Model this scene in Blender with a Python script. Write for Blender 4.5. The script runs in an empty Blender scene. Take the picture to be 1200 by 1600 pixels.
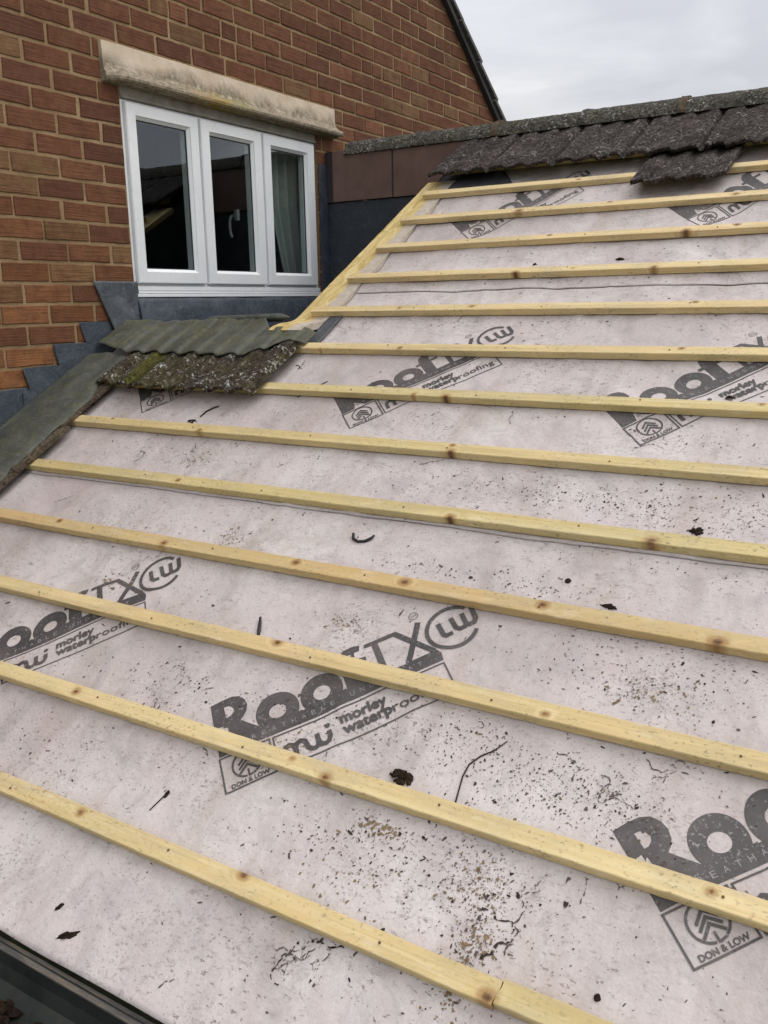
import bpy, bmesh, math, random
from math import sin, cos, pi, radians, sqrt
from mathutils import Vector, Matrix, noise as mnoise
from mathutils.geometry import tessellate_polygon

random.seed(7)
SC = bpy.context.scene
COL = SC.collection

# ------------------------------------------------------------------ camera
TH = radians(29.506)                      # roof pitch
cam = bpy.data.cameras.new('camera')
camo = bpy.data.objects.new('camera', cam)
COL.objects.link(camo)
yaw, pit, rol = radians(31.9487), radians(13.4009), radians(-0.98462)
fw = Vector((-sin(yaw)*cos(pit), cos(yaw)*cos(pit), -sin(pit)))
rt = Vector((cos(yaw), sin(yaw), 0))
up = rt.cross(fw)
r2 = cos(rol)*rt + sin(rol)*up
u2 = -sin(rol)*rt + cos(rol)*up
M = Matrix((r2, u2, -fw)).transposed().to_4x4()
M.translation = Vector((0, -0.79417, 1.14943))
camo.matrix_world = M
cam.sensor_fit = 'VERTICAL'
cam.sensor_height = 36
cam.lens = 30.8653
cam.clip_start = 0.02
cam.clip_end = 2000
SC.camera = camo

# ------------------------------------------------------------------ world
SUN_EL, SUN_AZ = radians(56), radians(62)     # azimuth clockwise from +Y
wd = bpy.data.worlds.new("World")
SC.world = wd
wd.use_nodes = True
nt = wd.node_tree
nt.nodes.clear()
def N(tree, t, **kw):
    n = tree.nodes.new(t)
    for k, v in kw.items():
        if k == 'i':
            for kk, vv in v.items():
                n.inputs[kk].default_value = vv
        else:
            setattr(n, k, v)
    return n
sky = N(nt, 'ShaderNodeTexSky', sky_type='NISHITA', sun_disc=False)
sky.sun_elevation = SUN_EL
sky.sun_rotation = SUN_AZ
sky.air_density = 1.6
sky.dust_density = 4.0
tc = N(nt, 'ShaderNodeTexCoord')
mp = N(nt, 'ShaderNodeMapping')
mp.inputs['Scale'].default_value = (1.0, 1.0, 2.6)
mp.inputs['Location'].default_value = (0.35, 0.1, 0.25)
nt.links.new(tc.outputs['Generated'], mp.inputs['Vector'])
n1 = N(nt, 'ShaderNodeTexNoise', i={'Scale': 2.6, 'Detail': 7.0, 'Roughness': 0.52, 'Distortion': 0.35})
nt.links.new(mp.outputs['Vector'], n1.inputs['Vector'])
cr = N(nt, 'ShaderNodeValToRGB')
cr.color_ramp.elements[0].position = 0.36
cr.color_ramp.elements[0].color = (7.3, 7.45, 8.1, 1)
cr.color_ramp.elements[1].position = 0.61
cr.color_ramp.elements[1].color = (12.8, 12.8, 12.7, 1)
e_ = cr.color_ramp.elements.new(0.5); e_.color = (9.3, 9.4, 9.8, 1)
nt.links.new(n1.outputs['Fac'], cr.inputs['Fac'])
mx = N(nt, 'ShaderNodeMix', data_type='RGBA')
mx.inputs['Factor'].default_value = 0.9
nt.links.new(sky.outputs['Color'], mx.inputs['A'])
nt.links.new(cr.outputs['Color'], mx.inputs['B'])
bg = N(nt, 'ShaderNodeBackground')
bg.inputs['Strength'].default_value = 0.1
# an overcast sky is brighter overhead than at the horizon
sepw = N(nt, 'ShaderNodeSeparateXYZ')
nt.links.new(tc.outputs['Generated'], sepw.inputs[0])
zpos = N(nt, 'ShaderNodeMath', operation='MAXIMUM'); zpos.inputs[1].default_value = 0.0
nt.links.new(sepw.outputs[2], zpos.inputs[0])
grad = N(nt, 'ShaderNodeMath', operation='MULTIPLY_ADD'); grad.inputs[1].default_value = 1.13; grad.inputs[2].default_value = 0.62
nt.links.new(zpos.outputs[0], grad.inputs[0])
vm = N(nt, 'ShaderNodeVectorMath', operation='SCALE')
nt.links.new(mx.outputs['Result'], vm.inputs[0]); nt.links.new(grad.outputs[0], vm.inputs['Scale'])
nt.links.new(vm.outputs[0], bg.inputs['Color'])
wo = N(nt, 'ShaderNodeOutputWorld')
nt.links.new(bg.outputs['Background'], wo.inputs['Surface'])

# ------------------------------------------------------------------ sun
sl = bpy.data.lights.new('sun', 'SUN')
sl.energy = 0.9
sl.angle = radians(40)
sl.color = (1.0, 0.97, 0.92)
so = bpy.data.objects.new('sun', sl)
COL.objects.link(so)
sd = Vector((sin(SUN_AZ)*cos(SUN_EL), cos(SUN_AZ)*cos(SUN_EL), sin(SUN_EL)))
so.rotation_euler = sd.to_track_quat('Z', 'Y').to_euler()
so.location = (0, 0, 20)

SC.view_settings.view_transform = 'Standard'
SC.view_settings.look = 'None'
SC.view_settings.exposure = 0.08
SC.view_settings.gamma = 1.0

# ------------------------------------------------------------------ helpers
def link(o, parent=None):
    COL.objects.link(o)
    if parent is not None:
        o.parent = parent
    return o

def tag(o, label=None, cat=None, group=None, kind=None):
    if label: o['label'] = label
    if cat: o['category'] = cat
    if group: o['group'] = group
    if kind: o['kind'] = kind
    return o

def mesh(name, verts, faces, mats, parent=None, loc=(0, 0, 0), rot=(0, 0, 0), smooth=False, midx=None):
    me = bpy.data.meshes.new(name)
    me.from_pydata([tuple(v) for v in verts], [], faces)
    if not isinstance(mats, (list, tuple)):
        mats = [mats]
    for m in mats:
        me.materials.append(m)
    if midx:
        me.polygons.foreach_set('material_index', midx)
    if smooth:
        me.polygons.foreach_set('use_smooth', [True]*len(me.polygons))
    me.update()
    o = bpy.data.objects.new(name, me)
    o.location = loc
    o.rotation_euler = rot
    return link(o, parent)

def empty(name, loc=(0, 0, 0), rot=(0, 0, 0)):
    o = bpy.data.objects.new(name, None)
    o.location = loc
    o.rotation_euler = rot
    o.empty_display_size = 0.05
    return link(o)

def RP(x, s, h=0.0):
    "roof coordinates (along eave, up the slope, off the plane) to world"
    return Vector((x, s*cos(TH) - h*sin(TH), s*sin(TH) + h*cos(TH)))
RROT = (TH, 0, 0)

class MB:
    def __init__(self):
        self.v = []; self.f = []; self.m = []
    def box(self, x0, x1, y0, y1, z0, z1, m=0):
        b = len(self.v)
        self.v += [(x, y, z) for z in (z0, z1) for y in (y0, y1) for x in (x0, x1)]
        for q in ((0, 2, 3, 1), (4, 5, 7, 6), (0, 1, 5, 4), (2, 6, 7, 3), (0, 4, 6, 2), (1, 3, 7, 5)):
            self.f.append(tuple(b+i for i in q)); self.m.append(m)
    def prism(self, poly, axis, a, b_, m=0):
        "poly 2D (counter-clockwise) extruded along axis from a to b_"
        b = len(self.v); n = len(poly)
        for t in (a, b_):
            for (p, q) in poly:
                self.v.append((t, p, q) if axis == 'x' else ((p, t, q) if axis == 'y' else (p, q, t)))
        self.f.append(tuple(b+i for i in reversed(range(n)))); self.m.append(m)
        self.f.append(tuple(b+n+i for i in range(n))); self.m.append(m)
        for i in range(n):
            j = (i+1) % n
            self.f.append((b+i, b+j, b+n+j, b+n+i)); self.m.append(m)
    def grid(self, fn, us, vs, m=0, close=False):
        b = len(self.v); nu, nv = len(us), len(vs)
        for v in vs:
            for u in us:
                self.v.append(tuple(fn(u, v)))
        for j in range(nv-1):
            for i in range(nu-1):
                self.f.append((b+j*nu+i, b+j*nu+i+1, b+(j+1)*nu+i+1, b+(j+1)*nu+i)); self.m.append(m)
    def slab(self, ftop, fbot, us, vs, m=0):
        "closed sheet between two height grids"
        b = len(self.v); nu, nv = len(us), len(vs)
        for fn in (ftop, fbot):
            for v in vs:
                for u in us:
                    self.v.append(tuple(fn(u, v)))
        o = nu*nv
        for j in range(nv-1):
            for i in range(nu-1):
                a = b+j*nu+i
                self.f.append((a, a+1, a+nu+1, a+nu)); self.m.append(m)
                a += o
                self.f.append((a, a+nu, a+nu+1, a+1)); self.m.append(m)
        for i in range(nu-1):
            a = b+i; self.f.append((a, a+o, a+o+1, a+1)); self.m.append(m)
            a = b+(nv-1)*nu+i; self.f.append((a, a+1, a+o+1, a+o)); self.m.append(m)
        for j in range(nv-1):
            a = b+j*nu; self.f.append((a, a+nu, a+nu+o, a+o)); self.m.append(m)
            a = b+j*nu+nu-1; self.f.append((a, a+o, a+nu+o, a+nu)); self.m.append(m)
    def build(self, name, mats, parent=None, loc=(0, 0, 0), rot=(0, 0, 0), smooth=False):
        L = Vector(loc)
        o = mesh(name, self.v, self.f, mats, parent, loc, rot, smooth, self.m)
        return o

def bevel(o, w=0.002, seg=1):
    bm = bmesh.new(); bm.from_mesh(o.data)
    bmesh.ops.remove_doubles(bm, verts=bm.verts, dist=1e-6)
    bmesh.ops.bevel(bm, geom=list(bm.edges), offset=w, segments=seg, affect='EDGES', profile=0.6)
    bmesh.ops.recalc_face_normals(bm, faces=bm.faces)
    bm.to_mesh(o.data); bm.free()
    return o

def lin(a, b, n):
    return [a+(b-a)*i/(n-1) for i in range(n)]
def nz(x, y=0.0, z=0.0):
    return mnoise.noise(Vector((x, y, z)))

# ------------------------------------------------------------------ materials
def newmat(name):
    m = bpy.data.materials.new(name)
    m.use_nodes = True
    t = m.node_tree
    t.nodes.clear()
    out = t.nodes.new('ShaderNodeOutputMaterial')
    bs = t.nodes.new('ShaderNodeBsdfPrincipled')
    t.links.new(bs.outputs['BSDF'], out.inputs['Surface'])
    return m, t, bs, out

class G:
    "small node-graph writer"
    def __init__(self, t):
        self.t = t
    def l(self, a, b):
        self.t.links.new(a, b)
    def coord(self, which='Object', scale=(1, 1, 1), rand=False, loc=(0, 0, 0), rot=(0, 0, 0)):
        tc = self.t.nodes.new('ShaderNodeTexCoord')
        v = tc.outputs[which]
        if rand:
            oi = self.t.nodes.new('ShaderNodeObjectInfo')
            mu = self.t.nodes.new('ShaderNodeMath'); mu.operation = 'MULTIPLY'; mu.inputs[1].default_value = 37.0
            self.l(oi.outputs['Random'], mu.inputs[0])
            ad = self.t.nodes.new('ShaderNodeVectorMath'); ad.operation = 'ADD'
            self.l(v, ad.inputs[0]); self.l(mu.outputs[0], ad.inputs[1])
            v = ad.outputs[0]
        mp = self.t.nodes.new('ShaderNodeMapping')
        mp.inputs['Scale'].default_value = scale
        mp.inputs['Location'].default_value = loc
        mp.inputs['Rotation'].default_value = rot
        self.l(v, mp.inputs['Vector'])
        return mp.outputs['Vector']
    def noise(self, vec, scale, detail=4, rough=0.55, dist=0.0, out='Fac'):
        n = self.t.nodes.new('ShaderNodeTexNoise')
        n.inputs['Scale'].default_value = scale
        n.inputs['Detail'].default_value = detail
        n.inputs['Roughness'].default_value = rough
        n.inputs['Distortion'].default_value = dist
        self.l(vec, n.inputs['Vector'])
        return n.outputs[out]
    def vor(self, vec, scale, feature='F1', out='Distance', rnd=1.0):
        n = self.t.nodes.new('ShaderNodeTexVoronoi')
        n.feature = feature
        n.inputs['Scale'].default_value = scale
        n.inputs['Randomness'].default_value = rnd
        self.l(vec, n.inputs['Vector'])
        return n.outputs[out]
    def ramp(self, fac, stops, interp='LINEAR'):
        n = self.t.nodes.new('ShaderNodeValToRGB')
        n.color_ramp.interpolation = interp
        el = n.color_ramp.elements
        el[0].position, el[1].position = stops[0][0], stops[-1][0]
        def c(v): return (v, v, v, 1) if isinstance(v, (int, float)) else tuple(v)+(1,)
        el[0].color, el[1].color = c(stops[0][1]), c(stops[-1][1])
        for p, v in stops[1:-1]:
            e = el.new(p); e.color = c(v)
        self.l(fac, n.inputs['Fac'])
        return n.outputs['Color']
    def mix(self, fac, a, b, blend='MIX'):
        n = self.t.nodes.new('ShaderNodeMix'); n.data_type = 'RGBA'; n.blend_type = blend
        n.clamp_factor = True
        for s, v in (('Factor', fac), ('A', a), ('B', b)):
            if isinstance(v, (int, float)):
                n.inputs[s].default_value = v if s == 'Factor' else (v, v, v, 1)
            elif isinstance(v, tuple):
                n.inputs[s].default_value = v+(1,) if len(v) == 3 else v
            else:
                self.l(v, n.inputs[s])
        return n.outputs['Result']
    def math(self, op, a, b=0.0, clamp=False):
        n = self.t.nodes.new('ShaderNodeMath'); n.operation = op; n.use_clamp = clamp
        for i, v in ((0, a), (1, b)):
            if isinstance(v, (int, float)):
                n.inputs[i].default_value = v
            else:
                self.l(v, n.inputs[i])
        return n.outputs[0]
    def attr(self, name, out='Fac'):
        n = self.t.nodes.new('ShaderNodeAttribute'); n.attribute_name = name
        return n.outputs[out]
    def rand(self):
        return self.t.nodes.new('ShaderNodeObjectInfo').outputs['Random']
    def bump(self, bs, h, strength=0.4, dist=0.004):
        n = self.t.nodes.new('ShaderNodeBump')
        n.inputs['Strength'].default_value = strength
        n.inputs['Distance'].default_value = dist
        self.l(h, n.inputs['Height'])
        self.l(n.outputs['Normal'], bs.inputs['Normal'])
        return n.outputs['Normal']

def col(bs, g, c, rough=0.7, spec=0.3):
    if isinstance(c, tuple):
        bs.inputs['Base Color'].default_value = c+(1,)
    else:
        g.l(c, bs.inputs['Base Color'])
    if isinstance(rough, (int, float)):
        bs.inputs['Roughness'].default_value = rough
    else:
        g.l(rough, bs.inputs['Roughness'])
    bs.inputs['Specular IOR Level'].default_value = spec

# --- roofing underlay
def membrane_colour(g):
    v = g.coord('Object')
    base = g.ramp(g.noise(v, 1.6, 5, 0.6), [(0.3, (0.435, 0.380, 0.362)), (0.5, (0.545, 0.492, 0.475)), (0.72, (0.635, 0.595, 0.574))])
    # fine fibre mottling
    base = g.mix(0.5, base, g.ramp(g.noise(v, 210, 3, 0.6), [(0.25, 0.40), (0.75, 0.62)]), 'OVERLAY')
    # warm dusty stains
    st = g.math('MULTIPLY', g.ramp(g.noise(v, 3.1, 6, 0.62, 0.5), [(0.54, 0.0), (0.72, 1.0)]), g.ramp(g.noise(v, 38, 5, 0.7), [(0.35, 0.15), (0.65, 1.0)]))
    base = g.mix(g.math('MULTIPLY', st, 0.6), base, (0.31, 0.24, 0.165))
    # grey scuffs
    sc = g.math('MULTIPLY', g.ramp(g.noise(v, 7.5, 6, 0.7, 1.0), [(0.48, 0.0), (0.68, 1.0)]), 0.6)
    base = g.mix(sc, base, (0.34, 0.315, 0.315))
    # soft purple-grey smudges over the whole sheet
    sm = g.math('MULTIPLY', g.ramp(g.noise(g.coord('Object', (0.75, 1.25, 1)), 62, 6, 0.72, 0.4), [(0.55, 0.0), (0.67, 1.0)]), g.ramp(g.noise(v, 2.3, 4, 0.6), [(0.36, 0.12), (0.62, 0.8)]))
    base = g.mix(sm, base, (0.255, 0.205, 0.20))
    pk = g.ramp(g.noise(v, 3.7, 4, 0.6, 0.4), [(0.46, 0.0), (0.66, 0.35)])
    base = g.mix(pk, base, (0.58, 0.485, 0.49))
    # fine dark specks
    def specks(scale, thr, mask_scale, lo, hi, stretch):
        vv = g.coord('Object', stretch)
        wob = g.t.nodes.new('ShaderNodeVectorMath'); wob.operation = 'MULTIPLY_ADD'
        g.l(g.noise(vv, scale*1.7, 3, 0.6, 0, 'Color'), wob.inputs[0])
        wob.inputs[1].default_value = (1.3/scale,)*3
        g.l(vv, wob.inputs[2])
        d = g.vor(wob.outputs[0], scale)
        mk = g.ramp(g.noise(v, mask_scale, 4, 0.6), [(lo, 0.0), (hi, 1.0)])
        t = g.math('MULTIPLY', mk, thr)
        return g.math('GREATER_THAN', t, d)
    a = specks(120, 0.34, 4.2, 0.34, 0.66, (0.8, 1.1, 1.0))
    b = specks(62, 0.25, 2.7, 0.38, 0.70, (0.7, 1.2, 1.0))
    base = g.mix(g.math('MULTIPLY', a, 0.4), base, (0.17, 0.125, 0.105))
    base = g.mix(g.math('MULTIPLY', b, 0.6), base, (0.12, 0.09, 0.075))
    # branching water stains and root marks
    wv = g.t.nodes.new('ShaderNodeVectorMath'); wv.operation = 'MULTIPLY_ADD'
    g.l(g.noise(v, 9, 5, 0.65, 0, 'Color'), wv.inputs[0]); wv.inputs[1].default_value = (0.16, 0.16, 0.16); g.l(v, wv.inputs[2])
    ed = g.vor(wv.outputs[0], 8.5, 'DISTANCE_TO_EDGE')
    line = g.math('MULTIPLY', g.ramp(ed, [(0.006, 1.0), (0.022, 0.0)]), g.ramp(g.noise(v, 4.6, 5, 0.65), [(0.52, 0.0), (0.64, 1.0)]))
    line = g.math('MULTIPLY', line, g.ramp(g.noise(v, 55, 4, 0.7), [(0.40, 0.0), (0.58, 1.0)]))
    base = g.mix(g.math('MULTIPLY', line, 0.7), base, (0.16, 0.115, 0.095))
    # dust washed down the slope
    wash = g.math('MULTIPLY', g.ramp(g.noise(g.coord('Object', (5.5, 1.1, 1)), 1.0, 6, 0.65, 0.3), [(0.50, 0.0), (0.68, 1.0)]), 0.42)
    base = g.mix(wash, base, (0.34, 0.270, 0.225))
    return v, base

m_memb, t, bs, _ = newmat('underlay_fabric')
g = G(t)
v, c = membrane_colour(g)
col(bs, g, c, 0.62, 0.3)
hh = g.math('ADD', g.math('MULTIPLY', g.noise(v, 14, 5, 0.6, 0.6), 1.0), g.math('MULTIPLY', g.noise(v, 160, 2), 0.12))
g.bump(bs, hh, 0.6, 0.008)

m_bare, t, bs, _ = newmat('underlay_fabric_between_ink')
g = G(t)
col(bs, g, (0.27, 0.25, 0.25), 0.62, 0.3)

m_ink, t, bs, _ = newmat('printed_ink')
g = G(t)
v = g.coord('Object')
ink = g.ramp(g.noise(v, 9, 4), [(0.3, (0.052, 0.048, 0.05)), (0.7, (0.088, 0.08, 0.08))])
wear = g.math('MULTIPLY', g.ramp(g.noise(v, 150, 5, 0.7), [(0.57, 0.0), (0.66, 1.0)]), g.ramp(g.noise(v, 11, 4, 0.6), [(0.42, 0.15), (0.66, 0.9)]))
c = g.mix(wear, ink, (0.40, 0.37, 0.37))
dust = g.math('MULTIPLY', g.ramp(g.noise(v, 6, 5, 0.6), [(0.4, 0.0), (0.8, 1.0)]), 0.22)
c = g.mix(dust, c, (0.36, 0.31, 0.27))
col(bs, g, c, 0.55, 0.3)

# --- timber
def timber(name, warm, stripe=1.0):
    m, t, bs, _ = newmat(name)
    g = G(t)
    v = g.coord('Object', (1, 1, 1), True)
    vs = g.coord('Object', (1.1, 30, 30), True)
    kn = g.attr('knot')
    # grain bends round the knots
    off = g.t.nodes.new('ShaderNodeVectorMath'); off.operation = 'MULTIPLY_ADD'
    cb = g.t.nodes.new('ShaderNodeCombineXYZ')
    g.l(kn, cb.inputs[1]); g.l(kn, cb.inputs[2])
    g.l(cb.outputs[0], off.inputs[0]); off.inputs[1].default_value = (0, 1.6, 1.6); g.l(vs, off.inputs[2])
    gr = g.noise(off.outputs[0], 1.0, 5, 0.62, 0.7)
    if warm == 0:
        stops = [(0.22, (0.46, 0.335, 0.14)), (0.45, (0.62, 0.475, 0.22)), (0.6, (0.70, 0.57, 0.295)), (0.8, (0.77, 0.66, 0.39))]
    elif warm == 1:
        stops = [(0.22, (0.42, 0.26, 0.10)), (0.45, (0.56, 0.37, 0.16)), (0.6, (0.63, 0.45, 0.215)), (0.8, (0.68, 0.52, 0.28))]
    else:
        stops = [(0.22, (0.50, 0.34, 0.13)), (0.45, (0.62, 0.47, 0.21)), (0.6, (0.68, 0.54, 0.29)), (0.8, (0.75, 0.64, 0.40))]
    c = g.ramp(gr, stops)
    # growth lines
    ln = g.ramp(g.noise(g.coord('Object', (0.9, 150, 150), True), 1.0, 3, 0.6), [(0.36, 0.0), (0.42, 1.0)])
    c = g.mix(g.math('MULTIPLY', g.math('SUBTRACT', 1.0, ln), 0.30*stripe), c, (0.36, 0.235, 0.085))
    # broad tint changes, green treatment
    c = g.mix(g.math('MULTIPLY', g.ramp(g.noise(v, 3.0, 4, 0.6), [(0.42, 0.0), (0.7, 1.0)]), 0.42), c, (0.47, 0.40, 0.19))
    c = g.mix(g.math('MULTIPLY', g.ramp(g.noise(v, 5.3, 4, 0.6, 0.4), [(0.5, 0.0), (0.72, 1.0)]), 0.35), c, (0.70, 0.50, 0.27))
    c = g.mix(0.16, c, (0.76, 0.67, 0.48))
    rv = g.math('ADD', g.math('MULTIPLY', g.rand(), 0.9), 0.15)
    c = g.mix(1.0, c, g.mix(rv, (0.88, 0.90, 0.80), (1.06, 1.0, 0.98)), 'MULTIPLY')
    wth = g.math('MULTIPLY', g.ramp(g.noise(g.coord('Object', (1, 4, 4), True, (2, 9, 4)), 4.2, 6, 0.7, 0.6), [(0.47, 0.0), (0.70, 1.0)]), 0.5)
    c = g.mix(wth, c, (0.40, 0.34, 0.225))
    # knots
    c = g.mix(g.ramp(kn, [(0.42, 0.0), (0.62, 0.6), (0.8, 0.9)]), c, (0.33, 0.18, 0.065))
    c = g.mix(g.ramp(kn, [(0.72, 0.0), (0.9, 1.0)]), c, (0.10, 0.05, 0.025))
    # dirt and mould specks
    sp = g.math('MULTIPLY', g.ramp(g.noise(g.coord('Object', (1, 1.6, 1.6), True), 95, 4, 0.65), [(0.57, 0.0), (0.66, 1.0)]), g.ramp(g.noise(v, 6, 4), [(0.40, 0.10), (0.62, 1.0)]))
    c = g.mix(g.math('MULTIPLY', sp, 0.72), c, (0.14, 0.10, 0.06))
    pale = g.math('MULTIPLY', g.ramp(g.noise(g.coord('Object', (0.45, 1.6, 1.6), True, (5, 3, 1)), 30, 6, 0.7), [(0.56, 0.0), (0.74, 1.0)]), 0.42)
    c = g.mix(pale, c, (0.80, 0.72, 0.56))
    col(bs, g, c, 0.62, 0.25)
    g.bump(bs, g.noise(g.coord('Object', (2.5, 90, 90), True), 1.0, 4, 0.6), 0.35, 0.0025)
    return m
m_wood = timber('treated_softwood', 0)
m_wood_orange = timber('orange_softwood', 1)
m_wood_light = timber('pale_softwood', 2)

m_board, t, bs, _ = newmat('rough_board')
g = G(t)
v = g.coord('Object')
c = g.ramp(g.noise(g.coord('Object', (14, 3, 14)), 2.2, 5, 0.65, 1.2), [(0.25, (0.38, 0.255, 0.09)), (0.45, (0.56, 0.42, 0.17)), (0.6, (0.68, 0.55, 0.27)), (0.8, (0.76, 0.66, 0.42))])
c = g.mix(g.ramp(g.noise(v, 26, 5, 0.7), [(0.58, 0.0), (0.68, 0.75)]), c, (0.34, 0.22, 0.085))
sep = g.t.nodes.new('ShaderNodeSeparateXYZ'); g.l(v, sep.inputs[0])
edge = g.math('ADD', sep.outputs[0], g.math('MULTIPLY', g.noise(v, 18, 4, 0.6), 0.05))
stain = g.ramp(edge, [(0.112, 0.0), (0.122, 1.0)])
grey = g.ramp(g.noise(v, 40, 4, 0.6), [(0.3, (0.40, 0.35, 0.30)), (0.7, (0.56, 0.50, 0.45))])
c = g.mix(g.math('MULTIPLY', stain, 0.9), c, grey)
col(bs, g, c, 0.75, 0.2)
g.bump(bs, g.noise(v, 60, 5, 0.7), 0.5, 0.004)

# --- brickwork
m_brick, t, bs, _ = newmat('combed_red_brick')
g = G(t)
v = g.coord('Object')
bc = g.attr('brick_tint', 'Color')
vs = g.coord('Object', (1, 5, 150))
combing = g.noise(vs, 1.0, 4, 0.65, 0.3)
c = g.mix(g.ramp(combing, [(0.36, 0.62), (0.5, 0.0)]), bc, g.mix(0.62, bc, (0.03, 0.018, 0.012)))
c = g.mix(g.math('MULTIPLY', g.ramp(g.noise(v, 17, 5, 0.65), [(0.42, 0.0), (0.66, 1.0)]), 0.55), c, (0.085, 0.034, 0.018))
c = g.mix(g.math('MULTIPLY', g.ramp(g.noise(v, 10, 5, 0.65, 0.6), [(0.56, 0.0), (0.72, 1.0)]), 0.5), c, (0.165, 0.105, 0.048))
c = g.mix(g.ramp(g.noise(v, 150, 3, 0.7), [(0.62, 0.0), (0.72, 0.6)]), c, (0.03, 0.017, 0.012))
col(bs, g, c, 0.9, 0.15)
g.bump(bs, g.math('ADD', combing, g.math('MULTIPLY', g.noise(v, 90, 4, 0.7), 0.6)), 0.7, 0.005)

m_mortar, t, bs, _ = newmat('sandy_mortar')
g = G(t)
v = g.coord('Object')
c = g.ramp(g.noise(v, 4, 5, 0.65), [(0.3, (0.20, 0.130, 0.070)), (0.55, (0.325, 0.225, 0.128)), (0.75, (0.43, 0.315, 0.195))])
c = g.mix(g.ramp(g.noise(v, 75, 4, 0.7), [(0.5, 0.0), (0.72, 0.5)]), c, (0.17, 0.10, 0.055))
sep = g.t.nodes.new('ShaderNodeSeparateXYZ'); g.l(v, sep.inputs[0])
far = g.ramp(g.math('ADD', sep.outputs[1], g.math('MULTIPLY', g.noise(v, 1.5, 3), 1.2)), [(2.0, 0.0), (1.0, 0.0)])
col(bs, g, c, 0.95, 0.1)
g.bump(bs, g.noise(v, 130, 4, 0.7), 0.8, 0.004)

# --- stone lintel
m_lintel, t, bs, _ = newmat('stained_cast_stone')
g = G(t)
v = g.coord('Object')
sep = g.t.nodes.new('ShaderNodeSeparateXYZ'); g.l(v, sep.inputs[0])
c = g.ramp(g.noise(v, 9, 5, 0.6), [(0.3, (0.52, 0.42, 0.315)), (0.6, (0.64, 0.54, 0.425)), (0.8, (0.70, 0.61, 0.50))])
hgt = g.math('ADD', sep.outputs[2], g.math('MULTIPLY', g.math('SUBTRACT', g.noise(g.coord('Object', (1, 1, 1)), 5.5, 6, 0.7), 0.5), 0.17))
low = g.ramp(hgt, [(0.064, 1.0), (0.112, 0.0)])
grime = g.math('MULTIPLY', low, g.ramp(g.noise(v, 45, 6, 0.75), [(0.33, 0.35), (0.58, 1.0)]))
c = g.mix(g.math('MULTIPLY', grime, 0.9), c, (0.135, 0.115, 0.075))
c = g.mix(g.ramp(g.noise(v, 120, 3, 0.7), [(0.64, 0.0), (0.7, 0.35)]), c, (0.2, 0.17, 0.13))
# orange and green lichen band near the middle of the nose
d1 = g.math('ABSOLUTE', g.math('SUBTRACT', sep.outputs[1], 0.66))
lich = g.math('MULTIPLY', g.ramp(d1, [(0.06, 1.0), (0.26, 0.0)]), g.ramp(sep.outputs[2], [(0.03, 1.0), (0.075, 0.0)]))
lich = g.math('MULTIPLY', lich, g.ramp(g.noise(v, 32, 5, 0.7), [(0.42, 0.0), (0.56, 1.0)]))
c = g.mix(g.math('MULTIPLY', lich, 0.9), c, g.ramp(sep.outputs[1], [(0.58, (0.38, 0.235, 0.03)), (0.74, (0.27, 0.235, 0.06))]))
col(bs, g, c, 0.9, 0.15)
g.bump(bs, g.noise(v, 70, 5, 0.7), 0.6, 0.004)

# --- pvc
def simple(name, c, rough=0.5, spec=0.4, nscale=25, var=0.12, bump=0.15, bd=0.002):
    m, t, bs, _ = newmat(name)
    g = G(t)
    v = g.coord('Object')
    lo = tuple(x*(1-var) for x in c); hi = tuple(min(1, x*(1+var)) for x in c)
    cc = g.ramp(g.noise(v, nscale, 5, 0.65), [(0.3, lo), (0.7, hi)])
    col(bs, g, cc, rough, spec)
    if bump:
        g.bump(bs, g.noise(v, nscale*3, 4, 0.6), bump, bd)
    return m
m_pvc, t, bs, _ = newmat('white_pvc')
g = G(t)
v = g.coord('Object')
c = g.ramp(g.noise(v, 6, 5, 0.6), [(0.3, (0.77, 0.79, 0.81)), (0.7, (0.84, 0.85, 0.86))])
c = g.mix(g.math('MULTIPLY', g.ramp(g.noise(v, 45, 5, 0.7), [(0.56, 0.0), (0.75, 1.0)]), 0.35), c, (0.5, 0.49, 0.46))
col(bs, g, c, 0.34, 0.5)
m_gasket = simple('black_gasket', (0.03, 0.03, 0.032), 0.6)
m_headtrim = simple('grey_head_strip', (0.27, 0.25, 0.215), 0.7, 0.3, 14, 0.3, 0.3)
m_handle = simple('grey_handle', (0.22, 0.23, 0.23), 0.4, 0.5, 25, 0.1, 0)
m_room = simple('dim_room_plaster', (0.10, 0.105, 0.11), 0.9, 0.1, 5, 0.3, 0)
m_curtain = simple('pale_curtain_cloth', (0.34, 0.37, 0.345), 0.9, 0.1, 30, 0.1, 0.2)

m_glass = bpy.data.materials.new('window_glass')
m_glass.use_nodes = True
t = m_glass.node_tree; t.nodes.clear(); g = G(t)
out = t.nodes.new('ShaderNodeOutputMaterial')
tr = t.nodes.new('ShaderNodeBsdfTransparent'); tr.inputs['Color'].default_value = (0.86, 0.90, 0.89, 1)
gl = t.nodes.new('ShaderNodeBsdfGlossy'); gl.inputs['Roughness'].default_value = 0.01
gl.inputs['Color'].default_value = (0.80, 0.86, 0.92, 1)
fr = t.nodes.new('ShaderNodeFresnel'); fr.inputs['IOR'].default_value = 1.62
mxs = t.nodes.new('ShaderNodeMixShader')
bf = t.nodes.new('ShaderNodeNewGeometry')
front = g.math('SUBTRACT', 1.0, bf.outputs['Backfacing'])
g.l(g.math('MULTIPLY', g.math('MULTIPLY', fr.outputs[0], 2.1, True), front), mxs.inputs[0])
g.l(tr.outputs[0], mxs.inputs[1]); g.l(gl.outputs[0], mxs.inputs[2])
g.l(mxs.outputs[0], out.inputs['Surface'])

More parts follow.
